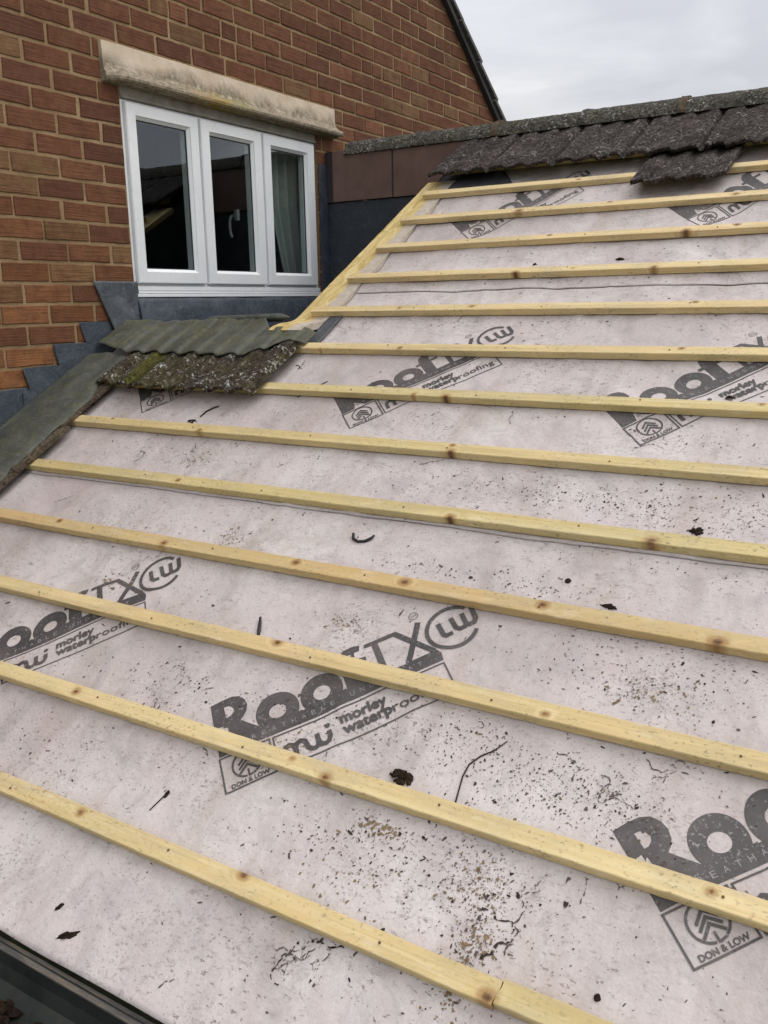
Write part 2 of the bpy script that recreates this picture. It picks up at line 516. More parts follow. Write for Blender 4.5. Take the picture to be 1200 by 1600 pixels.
# --- lead
def lead(name, dark, mid, lite, moss=0.0, rough=0.48, strips=False):
    m, t, bs, _ = newmat(name)
    g = G(t)
    v = g.coord('Object')
    c = g.ramp(g.noise(v, 7, 6, 0.62, 0.8), [(0.28, dark), (0.5, mid), (0.75, lite)])
    c = g.mix(g.math('MULTIPLY', g.ramp(g.noise(g.coord('Object', (1, 3, 1)), 22, 5, 0.7, 0.6), [(0.54, 0.0), (0.74, 1.0)]), 0.4), c, tuple(min(1, x*2.0) for x in lite))
    if strips:
        st = g.noise(g.coord('Object', (13, 1.3, 1)), 1.0, 4, 0.6, 0.2)
        c = g.mix(g.ramp(st, [(0.46, 0.0), (0.56, 0.75)]), c, (0.082, 0.089, 0.078))
        c = g.mix(g.ramp(st, [(0.36, 0.7), (0.46, 0.0)]), c, (0.052, 0.046, 0.030))
    if moss:
        mk = g.math('MULTIPLY', g.math('MULTIPLY', g.ramp(g.noise(v, 16, 7, 0.75, 0.3), [(0.45, 0.0), (0.62, 1.0)]), g.ramp(g.noise(v, 75, 4, 0.7), [(0.35, 0.3), (0.6, 1.0)])), moss)
        c = g.mix(mk, c, g.ramp(g.noise(v, 40, 3), [(0.3, (0.062, 0.064, 0.026)), (0.7, (0.155, 0.142, 0.062))]))
        c = g.mix(g.math('MULTIPLY', g.ramp(g.noise(v, 85, 5, 0.7), [(0.6, 0.0), (0.68, 1.0)]), 0.6), c, (0.055, 0.05, 0.035))
    col(bs, g, c, g.ramp(g.noise(v, 15, 4), [(0.3, rough-0.08), (0.7, rough+0.15)]), 0.5)
    bs.inputs['Metallic'].default_value = 0.0
    g.bump(bs, g.math('ADD', g.noise(v, 8, 5, 0.6, 0.5), g.math('MULTIPLY', g.noise(v, 65, 5, 0.7), 0.35)), 0.65, 0.014)
    return m
m_lead = lead('blue_grey_lead', (0.029, 0.037, 0.052), (0.043, 0.053, 0.072), (0.076, 0.089, 0.110))
m_lead_pale = lead('weathered_lead', (0.046, 0.053, 0.063), (0.069, 0.078, 0.090), (0.115, 0.125, 0.138))
m_lead_green = lead('algae_stained_lead', (0.038, 0.042, 0.036), (0.060, 0.065, 0.054), (0.098, 0.104, 0.088), 0.55, 0.6)
m_lead_skirt = lead('mossy_brown_lead', (0.034, 0.036, 0.028), (0.066, 0.068, 0.050), (0.125, 0.128, 0.10), 0.85, 0.7, True)
m_lead_dark = lead('dark_lead_sheet', (0.017, 0.022, 0.031), (0.025, 0.031, 0.041), (0.038, 0.046, 0.058))
m_panel = simple('brown_cladding_board', (0.158, 0.094, 0.076), 0.55, 0.35, 5, 0.25, 0.1)
m_joint = simple('dark_joint_strip', (0.035, 0.028, 0.028), 0.6)

# --- concrete tiles
def tilemat(name, dark, mid, specks, moss, amount):
    m, t, bs, _ = newmat(name)
    g = G(t)
    v = g.coord('Object', (1, 1, 1), True)
    c = g.ramp(g.noise(v, 12, 6, 0.7), [(0.3, dark), (0.65, mid)])
    gr = g.noise(v, 88, 5, 0.72)
    c = g.mix(g.ramp(gr, [(0.42, 0.85), (0.56, 0.0)]), c, tuple(x*0.35 for x in dark))
    mk = g.ramp(g.noise(v, 11, 5, 0.65), [(0.42, 0.05), (0.60, 1.0)])
    li = g.math('MULTIPLY', g.ramp(g.noise(v, 72, 5, 0.7), [(0.54, 0.0), (0.62, 1.0)]), mk)
    c = g.mix(g.math('MULTIPLY', li, amount), c, specks)
    if moss:
        mo = g.math('MULTIPLY', g.ramp(g.noise(g.coord('Object', (1, .5, 1), True, (7, 2, 0)), 7, 6, 0.7), [(0.45, 0.0), (0.6, 1.0)]), moss)
        c = g.mix(mo, c, g.ramp(g.noise(v, 50, 4), [(0.3, (0.05, 0.048, 0.014)), (0.7, (0.16, 0.15, 0.045))]))
    col(bs, g, c, 0.95, 0.12)
    g.bump(bs, g.math('ADD', g.math('MULTIPLY', g.noise(v, 150, 4, 0.7), 0.7), g.math('MULTIPLY', gr, 0.5)), 0.7, 0.007)
    return m
m_tile = tilemat('lichen_speckled_tile', (0.026, 0.021, 0.019), (0.100, 0.082, 0.075), (0.36, 0.335, 0.32), 0.0, 0.65)
m_tile_moss = tilemat('mossy_tile', (0.035, 0.028, 0.022), (0.095, 0.075, 0.055), (0.60, 0.59, 0.56), 0.35, 0.95)
m_ridge = tilemat('lichen_grey_ridge', (0.055, 0.050, 0.042), (0.135, 0.126, 0.108), (0.46, 0.45, 0.41), 0.15, 0.8)
m_moss_green = tilemat('green_moss_tile', (0.05, 0.05, 0.015), (0.10, 0.10, 0.03), (0.19, 0.19, 0.07), 0.9, 0.4)
m_clay = tilemat('broken_tile_edge', (0.075, 0.055, 0.045), (0.16, 0.115, 0.092), (0.34, 0.30, 0.25), 0.25, 0.6)
m_bed = simple('brown_bedding_mortar', (0.098, 0.074, 0.050), 0.95, 0.1, 30, 0.4, 0.7, 0.006)
m_bedding = simple('shadow_gap_bedding_mortar', (0.05, 0.046, 0.042), 0.95, 0.1, 30, 0.4, 0.7, 0.006)  # bedding coloured dark to stand in for the shadow line below the ridge
m_bargedark = simple('dark_verge_soffit', (0.035, 0.032, 0.032), 0.8)
m_slate = simple('grey_verge_tile', (0.12, 0.115, 0.11), 0.85, 0.2, 20, 0.4, 0.5, 0.004)

# --- gutter, debris
m_gut, t, bs, _ = newmat('black_gutter_plastic')
g = G(t)
v = g.coord('Object')
c = g.ramp(g.noise(v, 9, 5, 0.6), [(0.3, (0.012, 0.014, 0.014)), (0.7, (0.028, 0.032, 0.032))])
c = g.mix(g.math('MULTIPLY', g.ramp(g.noise(v, 7, 6, 0.7, 0.8), [(0.45, 0.0), (0.7, 1.0)]), 0.55), c, (0.045, 0.055, 0.038))
c = g.mix(g.math('MULTIPLY', g.ramp(g.noise(v, 40, 5, 0.7), [(0.6, 0.0), (0.72, 1.0)]), 0.35), c, (0.10, 0.085, 0.06))
col(bs, g, c, 0.5, 0.4)
m_lip, t, bs, _ = newmat('dirty_gutter_lip')
g = G(t)
v = g.coord('Object')
c = g.ramp(g.noise(g.coord('Object', (1.5, 8, 8)), 6, 6, 0.7), [(0.28, (0.05, 0.046, 0.044)), (0.5, (0.105, 0.094, 0.085)), (0.66, (0.17, 0.145, 0.105)), (0.82, (0.28, 0.25, 0.20))])
col(bs, g, c, 0.7, 0.3)
m_dirt = simple('black_brown_dirt', (0.028, 0.019, 0.014), 0.95, 0.1, 40, 0.5, 0.8, 0.004)
m_dirt_soft = simple('grey_brown_dust', (0.105, 0.078, 0.070), 0.95, 0.1, 60, 0.4, 0.4)
m_moss = simple('dark_dried_moss', (0.030, 0.019, 0.013), 0.95, 0.1, 60, 0.6, 1.0, 0.006)
m_dirt_d = simple('dark_brown_grit', (0.045, 0.032, 0.027), 0.95, 0.1, 60, 0.5, 0.5)
m_twig = simple('dark_twig', (0.035, 0.022, 0.016), 0.8, 0.2, 60, 0.4, 0.5)
m_rubber = simple('black_rubber_strip', (0.018, 0.018, 0.02), 0.5, 0.4)
m_tan = simple('ochre_grit', (0.21, 0.15, 0.08), 0.95, 0.1, 60, 0.4, 0.5)
m_rust = simple('rusty_nail', (0.13, 0.065, 0.03), 0.7, 0.4)
m_felt = simple('dark_roofing_felt', (0.045, 0.045, 0.052), 0.85, 0.2, 20, 0.3, 0.3)
m_ground = simple('grass_ground', (0.06, 0.085, 0.03), 0.95, 0.1, 3, 0.4, 0)

# =================================================================== setting
XW = -2.88
gb = MB(); gb.box(-300, 300, -300, 300, -2.72, -2.6)
tag(gb.build('ground', m_ground), kind='structure')

# =================================================================== brick house
house = empty('brick_house', (XW, 2.6, -2.6))
tag(house, 'red brick gable house with a white three-pane window above the stripped roof', 'house')
def HP(x, y, z):          # world -> house local
    return (x-XW, y-2.6, z+2.6)
WIN = (1.885, 3.213, 1.19, 2.016)
LIN = (1.800, 3.374, 2.0, 2.157)
RAKE = lambda y: 2.994 - 0.727*(y-4.612)     # brick edge under the verge
PITCH_B, COURSE = 0.213, 0.0768

def clip_half(poly, fn):
    out = []
    for i in range(len(poly)):
        a, b = poly[i], poly[(i+1) % len(poly)]
        fa, fb = fn(a), fn(b)
        if fa >= 0: out.append(a)
        if (fa >= 0) != (fb >= 0):
            tt = fa/(fa-fb)
            out.append((a[0]+(b[0]-a[0])*tt, a[1]+(b[1]-a[1])*tt))
    return out

def build_wall():
    V, F, MI, TINT = [], [], [], []
    rnd = random.Random(3)
    # mortar sheet as rectangles around the opening, clipped under the rake
    Y0, Y1, Z0 = -1.2, 9.0, -2.6
    def sheet(poly):
        poly = clip_half(poly, lambda p: RAKE(p[0]) - p[1])
        if len(poly) < 3: return
        b = len(V)
        for (y, z) in poly: V.append(HP(XW-0.0035, y, z)); TINT.append((0, 0, 0, 1))
        F.append(tuple(range(b, b+len(poly)))); MI.append(1)
    oy0, oy1, oz0, oz1 = WIN
    sheet([(Y0, Z0), (oy0, Z0), (oy0, 7), (Y0, 7)])
    sheet([(oy1, Z0), (Y1, Z0), (Y1, 7), (oy1, 7)])
    sheet([(oy0, Z0), (oy1, Z0), (oy1, oz0), (oy0, oz0)])
    sheet([(oy0, oz1), (oy1, oz1), (oy1, 7), (oy0, 7)])
    # reveals of the opening
    for (a, b_) in (((oy0, oz0), (oy0, oz1)), ((oy1, oz1), (oy1, oz0)), ((oy1, oz0), (oy0, oz0))):
        b = len(V)
        V.extend([HP(XW-0.0055, *a), HP(XW-0.0055, *b_), HP(XW-0.22, *b_), HP(XW-0.22, *a)]); TINT.extend([(0, 0, 0, 1)]*4)
        F.append((b, b+1, b+2, b+3)); MI.append(1)
    k0 = -14
    for k in range(k0, 50):
        zc0 = 0.936 + COURSE*k
        za, zb = zc0+0.0062, zc0+COURSE-0.0062
        ph = 1.339 + (0.118 if k % 2 == 0 else 0.0) + rnd.uniform(-0.012, 0.012)
        i0 = int((-0.6-ph)/PITCH_B)
        for i in range(i0, 40):
            ya = ph + i*PITCH_B + 0.0063 + rnd.uniform(-0.004, 0.004)
            yb = ph + (i+1)*PITCH_B - 0.0063 + rnd.uniform(-0.004, 0.004)
            if ya > 6.4: break
            pieces = [(ya, yb)]
            # some bricks are a pair of headers
            if rnd.random() < 0.05:
                mdl = (ya+yb)/2
                pieces = [(ya, mdl-0.005), (mdl+0.005, yb)]
            for (a, b_) in pieces:
                rects = []
                def cut(a, b_, box):
                    y0, y1, z0, z1 = box
                    if zb < z0+0.012 or za > z1-0.012: return [(a, b_)]
                    o = []
                    if b_ <= y0 or a >= y1: return [(a, b_)]
                    if a < y0: o.append((a, y0-0.004))
                    if b_ > y1: o.append((y1+0.004, b_))
                    return o
                for q in cut(a, b_, WIN):
                    rects += cut(q[0], q[1], LIN)
                for (a2, b2) in rects:
                    if b2-a2 < 0.02: continue
                    j = lambda s=0.0016: rnd.uniform(-s, s)
                    # wavy outline
                    pts = []
                    ns = max(2, int((b2-a2)/0.035))
                    for q in range(ns): pts.append((a2+(b2-a2)*q/ns+j(), za+j()))
                    pts.append((b2+j(), za+j())); pts.append((b2+j(), (za+zb)/2+j()))
                    for q in range(ns): pts.append((b2-(b2-a2)*q/ns+j(), zb+j()))
                    pts.append((a2+j(), zb+j())); pts.append((a2+j(), (za+zb)/2+j()))
                    pts = clip_half(pts, lambda p: RAKE(p[0]) - 0.004 - p[1])
                    if len(pts) < 3: continue
                    cy = sum(p[0] for p in pts)/len(pts); cz = sum(p[1] for p in pts)/len(pts)
                    fx = rnd.uniform(-0.0012, 0.0022); tl = rnd.uniform(-0.012, 0.012)
                    n = len(pts); b0 = len(V)
                    # colour: warmer and more orange low on the left, dull red-brown up and to the right
                    w = max(0.0, min(1.0, (1.75-cz)*1.1))*max(0.0, min(1.0, (2.2-cy)/0.9))
                    r_ = rnd.random()
                    base = Vector((0.118, 0.051, 0.029)).lerp(Vector((0.200, 0.087, 0.037)), w)
                    if r_ < 0.12: base = base.lerp(Vector((0.17, 0.115, 0.058)), 0.42)
                    elif r_ < 0.34: base = base.lerp(Vector((0.085, 0.036, 0.027)), 0.5)
                    elif r_ < 0.46: base = base.lerp(Vector((0.148, 0.066, 0.037)), 0.7)
                    base = base * (1.32*rnd.uniform(0.86, 1.16))
                    tc_ = (base.x, base.y, base.z, 1)
                    for ring, (ins, dx) in enumerate(((0.0, -0.0065), (0.0, -0.0022), (0.0022, 0.0))):
                        for (y, z) in pts:
                            yy = y-(ins if y > cy else -ins) if ins else y
                            zz = z-(ins if z > cz else -ins) if ins else z
                            V.append(HP(XW+fx+dx+tl*(yy-cy), yy, zz)); TINT.append(tc_)
                    for ring in range(2):
                        for q in range(n):
                            q2 = (q+1) % n
                            F.append((b0+ring*n+q, b0+ring*n+q2, b0+(ring+1)*n+q2, b0+(ring+1)*n+q)); MI.append(0)
                    F.append(tuple(b0+2*n+q for q in range(n))); MI.append(0)
    o = mesh('wall', V, F, [m_brick, m_mortar], house, midx=MI)
    at = o.data.color_attributes.new('brick_tint', 'FLOAT_COLOR', 'POINT')
    at.data.foreach_set('color', [c for t4 in TINT for c in t4])
    return o
build_wall()

# lintel: profile (proud of wall, z) extruded along the wall
LZ = 2.014
prof = [(-0.10, -0.006), (0.030, -0.004), (0.036, 0.004), (0.046, 0.004), (0.060, -0.001), (0.069, 0.006), (0.071, 0.016), (0.060, 0.026), (0.040, 0.036), (0.024, 0.047), (0.015, 0.062), (0.013, 0.095), (0.012, 0.1415), (0.010, 0.143), (-0.10, 0.143)]
lm = MB()
ys = lin(LIN[0], LIN[1], 70)
n = len(prof)
for y in ys:
    endf = min(1.0, (y-LIN[0])/0.06)        # left end of the nose is broken back
    for (px, pz) in prof:
        q = 0.0009*nz(y*22, px*60, pz*60) + 0.0016*nz(y*7, 3, pz*20)
        pxx = px
        if px > 0.013: pxx = 0.013 + (px-0.013)*(0.25+0.75*endf)
        lm.v.append((pxx+q, y-LIN[0], pz + 0.6*q))
for j in range(len(ys)-1):
    for i in range(n):
        i2 = (i+1) % n
        lm.f.append((j*n+i, j*n+i2, (j+1)*n+i2, (j+1)*n+i)); lm.m.append(0)
lm.f.append(tuple(reversed(range(n)))); lm.m.append(0)
lm.f.append(tuple((len(ys)-1)*n+i for i in range(n))); lm.m.append(0)
lo = lm.build('lintel', m_lintel, house, HP(XW, LIN[0], LZ), smooth=False)
lo['label'] = 'pale stone lintel with grime and orange lichen along its drip'

# window --------------------------------------------------------------
win = empty('window')
win.parent = house
win.location = HP(XW, 1.888, 1.19)
def WB(mb, y0, y1, z0, z1, x0, x1): mb.box(x0, x1, y0-1.888, y1-1.888, z0-1.19, z1-1.19)
def wbuild(mb, name, mat, bev=0.002):
    o = mb.build(name, mat, win)
    if bev: bevel(o, bev)
    return o
f_ = MB()
FX0, FX1 = -0.075, -0.010
WB(f_, 1.888, 1.905, 1.236, 1.965, FX0, FX1)
WB(f_, 3.186, 3.208, 1.236, 1.965, FX0, FX1)
WB(f_, 1.905, 3.186, 1.955, 1.9649, FX0, FX1-0.001)
WB(f_, 2.3215, 2.3355, 1.2365, 1.9549, FX0, FX1-0.0015)
WB(f_, 2.7575, 2.7715, 1.2365, 1.9549, FX0, FX1-0.0015)
WB(f_, 1.9052, 3.1858, 1.2362, 1.246, FX0, FX1-0.002)
wbuild(f_, 'frame', m_pvc, 0.0025)
s_ = MB()
WB(s_, 1.889, 3.2075, 1.2165, 1.233, FX0, 0.001)
WB(s_, 1.889, 3.2075, 1.2055, 1.2135, FX0, 0.006)
WB(s_, 1.889, 3.2075, 1.2135, 1.2165, FX0, -0.006)
WB(s_, 1.889, 3.2075, 1.233, 1.2361, FX0, -0.007)
WB(s_, 1.889, 3.2075, 1.2028, 1.2055, FX0, -0.002)
WB(s_, 1.8885, 3.208, 1.190, 1.2028, FX0, 0.013)
wbuild(s_, 'sill', m_pvc, 0.0012)
h_ = MB()
WB(h_, 1.888, 3.21, 1.966, 2.016, -0.08, -0.004)
WB(h_, 1.888, 3.21, 1.9662, 1.978, -0.004, 0.004)
wbuild(h_, 'head_strip', m_headtrim, 0.003)
SASH = [((1.9055, 2.321), (1.967, 2.256)), ((2.336, 2.757), (2.401, 2.686)), ((2.772, 3.1855), (2.836, 3.111))]
SZ0, SZ1, GZ0, GZ1 = 1.2465, 1.954, 1.307, 1.896
for i, ((a, b), (ga, gb_)) in enumerate(SASH):
    m_ = MB()
    # stepped casement section: outer rim, then chamfered bead down to the glass
    loops = [((a, b, SZ0, SZ1), -0.06), ((a, b, SZ0, SZ1), 0.004), ((a+.004, b-.004, SZ0+.004, SZ1-.004), 0.0075),
             ((ga-.013, gb_+.013, GZ0-.013, GZ1+.013), 0.0075), ((ga-.011, gb_+.011, GZ0-.011, GZ1+.011), 0.003),
             ((ga, gb_, GZ0, GZ1), -0.007), ((ga, gb_, GZ0, GZ1), -0.045)]
    for (y0, y1, z0, z1), x in loops:
        for (y, z) in ((y0, z0), (y1, z0), (y1, z1), (y0, z1)):
            m_.v.append((x, y-1.888, z-1.19))
    for L in range(len(loops)-1):
        for q in range(4):
            q2 = (q+1) % 4
            m_.f.append((L*4+q, L*4+q2, (L+1)*4+q2, (L+1)*4+q)); m_.m.append(0)
    m_.build('sash', m_pvc, win)
    gk = MB()
    for (y0, y1, z0, z1) in ((ga, gb_, GZ0, GZ0+.004), (ga, gb_, GZ1-.004, GZ1), (ga, ga+.004, GZ0+.004, GZ1-.004), (gb_-.004, gb_, GZ0+.004, GZ1-.004)):
        WB(gk, y0, y1, z0, z1, -0.0125, -0.0085)
    gk.build('gasket', m_gasket, win)
    p_ = MB(); WB(p_, ga-.003, gb_+.003, GZ0-.003, GZ1+.003, -0.0165, -0.0125)
    p_.build('glass_pane', m_glass, win)
# inside handle on the middle casement
hm = MB()
WB(hm, 2.609, 2.629, 1.548, 1.598, -0.062, -0.046)
lever = [(-0.060, 2.619, 1.573), (-0.078, 2.618, 1.573), (-0.088, 2.613, 1.566), (-0.090, 2.606, 1.548), (-0.090, 2.603, 1.520), (-0.088, 2.604, 1.492), (-0.084, 2.609, 1.470)]
for i, (lx, ly, lz) in enumerate(lever):
    rr = 0.0075 if i < 3 else 0.0068
    tdir = (Vector(lever[min(i+1, 6)])-Vector(lever[max(i-1, 0)])).normalized()
    e1 = tdir.cross(Vector((0.3, 1, 0.1))).normalized(); e2 = tdir.cross(e1)
    for q in range(8):
        p = Vector((lx, ly-1.888, lz-1.19)) + e1*(rr*cos(2*pi*q/8)) + e2*(rr*sin(2*pi*q/8))
        hm.v.append(tuple(p))
for i in range(6):
    for q in range(8):
        b = 8+i*8
        hm.f.append((b+q, b+(q+1) % 8, b+8+(q+1) % 8, b+8+q)); hm.m.append(0)
hm.f.append(tuple(8+48+q for q in range(8))); hm.m.append(0)
wbuild(hm, 'handle', m_handle, 0)
# room behind the glass
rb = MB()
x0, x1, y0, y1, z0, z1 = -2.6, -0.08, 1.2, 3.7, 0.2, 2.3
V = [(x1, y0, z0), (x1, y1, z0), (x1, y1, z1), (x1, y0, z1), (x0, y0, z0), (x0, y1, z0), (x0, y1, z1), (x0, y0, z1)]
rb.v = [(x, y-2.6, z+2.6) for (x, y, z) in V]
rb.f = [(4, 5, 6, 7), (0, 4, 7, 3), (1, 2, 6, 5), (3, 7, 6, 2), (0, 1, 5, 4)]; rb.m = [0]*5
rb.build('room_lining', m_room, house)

# house roof: verge overhang seen as a dark undercloak with stepped tile ends
hr = MB()
sl = math.atan(0.727)
ey = Vector((0, cos(sl), -sin(sl))); en = Vector((0, sin(sl), cos(sl)))
O = Vector((0, 4.612-2.6, 2.994+2.6)) - ey*2.6
def bar(mb, s0, s1, n0, n1, x0, x1, tilt=0.0):
    b = len(mb.v)
    for (ss, nn) in ((s0, n0), (s1, n0+tilt), (s1, n1+tilt), (s0, n1)):
        for x in (x0, x1):
            q = O + ey*ss + en*nn; mb.v.append((x, q.y, q.z))
    for q in ((0, 1, 3, 2), (2, 3, 5, 4), (4, 5, 7, 6), (6, 7, 1, 0), (0, 2, 4, 6), (1, 7, 5, 3)):
        mb.f.append(tuple(b+i for i in q)); mb.m.append(0)
roofm = MB()
bar(roofm, -1.5, 7.2, -0.002, 0.030, -4.5, 0.034)
roofm.build('undercloak', m_bargedark, house)
rtm = MB()
for i in range(27):
    s0 = -1.5 + i*0.33
    bar(rtm, s0, s0+0.36, 0.034, 0.054+0.004*random.random(), -4.5, 0.052+random.uniform(-.006, .006), 0.020)
rtm.build('roof', m_slate, house)

cm = MB()
def cf(u, v):
    # curtain pulled to the right, free edge slanting; u 0..1 across, v 0..1 up
    left = 2.925 + 0.5*max(0.0, 0.74-v)**1.1 + 0.008*sin(v*9)
    y = left + (3.32-left)*u
    return (-0.115 + 0.018*sin(u*34+v*1.5) + 0.01*sin(u*13+1), y-3.07, 0.55+v*1.5-1.2)
cm.grid(cf, lin(0, 1, 60), lin(0, 1, 20))
cu = cm.build('curtain', m_curtain, None, (XW, 3.07, 1.2), smooth=True)
tag(cu, 'pale curtain drawn to one side behind the right-hand window pane', 'curtain')

# =================================================================== extension under the roof
ext = empty('roof_extension', (-0.6, 0.06, -2.6))
tag(ext, 'low extension whose pitched roof is stripped to underlay and battens beside the brick house', 'extension')
def EP(x, y, z): return (x+0.6, y-0.06, z+2.6)
XR = 1.9
em = MB()
# walls below the eave
b = [EP(XW+0.01, 0.07, -2.6), EP(XR, 0.07, -2.6), EP(XR, 0.07, -0.03), EP(XW+0.01, 0.07, -0.03)]
em.v += b; em.f.append((0, 1, 2, 3)); em.m.append(0)
gable = [EP(XR, 0.07, -2.6), EP(XR, 6.7, -2.6), EP(XR, 6.7, -0.03), EP(XR, 3.36, 1.84), EP(XR, 0.07, -0.03)]
bb = len(em.v); em.v += gable; em.f.append(tuple(bb+i for i in range(5))); em.m.append(0)
em.build('wall', m_slate, ext)
# far slope beyond the ridge (carries its own tiles, not seen from the garden side)
fm = MB()
fm.v = [EP(XW+0.01, 3.37, 1.90), EP(XR, 3.37, 1.90), EP(XR, 6.8, -0.05), EP(XW+0.01, 6.8, -0.05)]
fm.f = [(0, 1, 2, 3)]; fm.m = [0]
fm.build('rear_slope', m_slate, ext)
# solid deck below the membrane (boards), so that nothing shows through
dk = MB()
def dsl(x0, x1, s0, s1):
    P = [RP(x0, s0, -0.030), RP(x1, s0, -0.030), RP(x1, s1, -0.030), RP(x0, s1, -0.030)]
    b = len(dk.v); dk.v += [EP(*p) for p in P]; dk.f.append((b, b+1, b+2, b+3)); dk.m.append(0)
dsl(XW+0.005, XR, 0.06, 2.10); dsl(-2.07, XR, 2.10, 3.80)
dk.build('deck', m_felt, ext)
# verge board along the cut-out
vb = MB()
us = lin(-2.079, -1.930, 10); vs = lin(2.055, 2.30, 30) + lin(2.32, 3.42, 50)
def tip(v):
    q = max(0.0, min(1.0, (2.235-v)/0.17)); return 0.054*q*q*(3-2*q)
vb.slab(lambda u, v: (u+2.079+(0.004*nz(v*9, 1) if u < -2.07 else 0), v-2.10, 0.001+0.0015*nz(u*60, v*25)+tip(v)), lambda u, v: (u+2.079, v-2.10, -0.026+tip(v)), us, vs)
vbo = vb.build('verge_board', m_board, ext, EP(*RP(-2.079, 2.10, 0)), RROT)
# recess beside the verge: side, back and floor dressed in dark lead; brown boards under the ridge
sd_ = MB()
a0, a1 = RP(-2.068, 2.10, -0.028), RP(-2.068, 3.775, -0.028)
sd_.v = [EP(-2.068, a0.y, 1.0), EP(-2.068, 3.29, 1.0), EP(-2.068, 3.29, a1.z), EP(-2.068, a0.y, a0.z)]
sd_.f = [(0, 1, 2, 3)]; sd_.m = [0]
sd_.build('recess_side', m_lead_dark, ext)
bk = MB(); bk.box(XW-0.6+1.2+0.012, -2.06+0.6, 3.29-0.06, 3.32-0.06, 3.6, 4.272)
bk.build('recess_back', m_lead_dark, ext)
fl = MB()
fl.grid(lambda u, v: EP(u, v, 1.028+0.006*nz(u*5, v*5)), lin(XW+0.012, -2.068, 14), lin(1.80, 3.29, 20))
fl.build('recess_floor', m_lead_dark, ext, smooth=True)
for (xa, xb) in ((XW+0.055, -2.459), (-2.449, -1.90)):
    pm = MB(); pm.box(xa+0.6, xb+0.6, 3.277-0.06, 3.2895-0.06, 4.276, 4.53)
    bevel(pm.build('fascia_board', m_panel, ext), 0.0015)
pm = MB(); pm.box(-2.459+0.601, -2.449+0.599, 3.281-0.06, 3.2895-0.06, 4.276, 4.53)
pm.build('fascia_joint', m_joint, ext)
pm = MB(); pm.box(XW+0.6+0.008, XW+0.0545+0.6, 3.279-0.06, 3.2895-0.06, 4.276, 4.53)
pm.build('fascia_stop', m_joint, ext)
# corner lead strip on the wall right of the window
cs = MB()
cs.slab(lambda u, v: EP(XW+0.012+0.003*nz(u*30, v*9), u, v), lambda u, v: EP(XW+0.0035, u, v), lin(3.222, 3.288, 6), lin(1.02, 1.868, 24))
cs.build('corner_flashing', m_lead, ext, smooth=False)

# =================================================================== underlay sheets
GA, BW, BH = 0.2484, 0.0385, 0.0222
def sag(x, s):
    k = s/GA
    fr = k - math.floor(k)
    rf = abs(sin(pi*(x+0.31)/0.46))
    far = min(1.0, max(0.0, (s-1.9)/0.8))
    a = 0.005 + 0.013*far
    h = -a*sin(pi*min(1, max(0, (fr-0.15)/0.85)))**1.3*(0.35+0.65*rf)
    h += 0.0022*nz(x*5, s*5, 1) + 0.0011*nz(x*14+s*9, s*14-x*9, 5)
    # soft diagonal creases
    w = nz(x*1.7+s*1.1, s*1.3-x*0.5, 9)
    h += -0.0045*max(0.0, 1-abs(w)*9)*(0.5+0.5*far)
    w2 = nz(x*3.1-s*1.7, s*2.2+x*1.4, 15)
    h += 0.0030*max(0.0, 1-abs(w2)*11)
    if fr < 0.2: h = min(h, 0.0008)
    return h-0.0018
def base_h(s, lvl): return lvl*0.0026
SHEETS = [(0.030, 1.285, 0), (1.231, 2.475, 1), (2.425, 3.640, 2)]
def sheet_lift(s, i):
    s0 = SHEETS[i][0]
    # the lower edge of an upper sheet rides on the one beneath
    if i == 0: return 0.0
    t_ = max(0.0, 1-(s-s0)/0.09)
    return (0.0022 if i == 1 else 0.0008)*t_
def memb_h(x, s):
    i = 0
    for j, (s0, s1, l) in enumerate(SHEETS):
        if s >= s0 + (0 if j == 0 else 0.003*nz(x*3, j)): i = j
    return sag(x, s)+sheet_lift(s, i)
sheets = []
SLAB = ['lowest sheet of printed pale underlay running along the gutter',
        'middle sheet of printed pale underlay reaching the brick house under the leftover mossy tiles',
        'top sheet of printed pale underlay below the remaining ridge tiles']
for i, (s0, s1, l) in enumerate(SHEETS):
    xl = XW+0.03
    mb = MB()
    ss = lin(s0, s1, 120)
    x_near = lin(-2.86, 0.4, 240) + lin(0.45, XR, 30)
    b0 = 0
    for s in ss:
        left = XW+0.02 if s < 2.10 else -1.925+0.006*nz(s*11, 4)
        for x in x_near:
            xx = max(x, left)
            sss = s
            if s == ss[0]: sss = s+0.004*nz(x*6, i*3.3)
            hh = sag(xx, sss)+sheet_lift(sss, i)
            if s == ss[0] and i > 0: hh += 0.0004+(0.0022 if i == 1 else 0.0008)*max(0, nz(x*4, 8.1))
            if i < 2 and s > SHEETS[i+1][0]+0.006: hh -= 0.004     # tucked under the next sheet
            mb.v.append((xx, sss-s0, hh))
    nu = len(x_near)
    for j in range(len(ss)-1):
        for q in range(nu-1):
            a = j*nu+q
            if abs(mb.v[a+1][0]-mb.v[a][0]) < 1e-6 and abs(mb.v[a+nu+1][0]-mb.v[a+nu][0]) < 1e-6: continue
            mb.f.append((a, a+1, a+nu+1, a+nu)); mb.m.append(0)
    # a turned-down lower edge gives the sheet a visible thickness
    o_ = len(mb.v)
    for q in range(nu):
        x, y, h = mb.v[q]; mb.v.append((x, y+0.0015, h-(0.012 if i == 0 else 0.0020 if i == 1 else 0.0010)))
    for q in range(nu-1):
        if abs(mb.v[q+1][0]-mb.v[q][0]) > 1e-6:
            mb.f.append((o_+q, o_+q+1, q+1, q)); mb.m.append(0)
    so_ = mb.build('underlay_sheet', m_memb, None, RP(0, s0), RROT, smooth=True)
    for pq in so_.data.polygons:
        if max(pq.vertices) >= o_: pq.use_smooth = False
    tag(so_, SLAB[i], 'roof underlay', 'overlapping underlay sheets')
    sheets.append(so_)

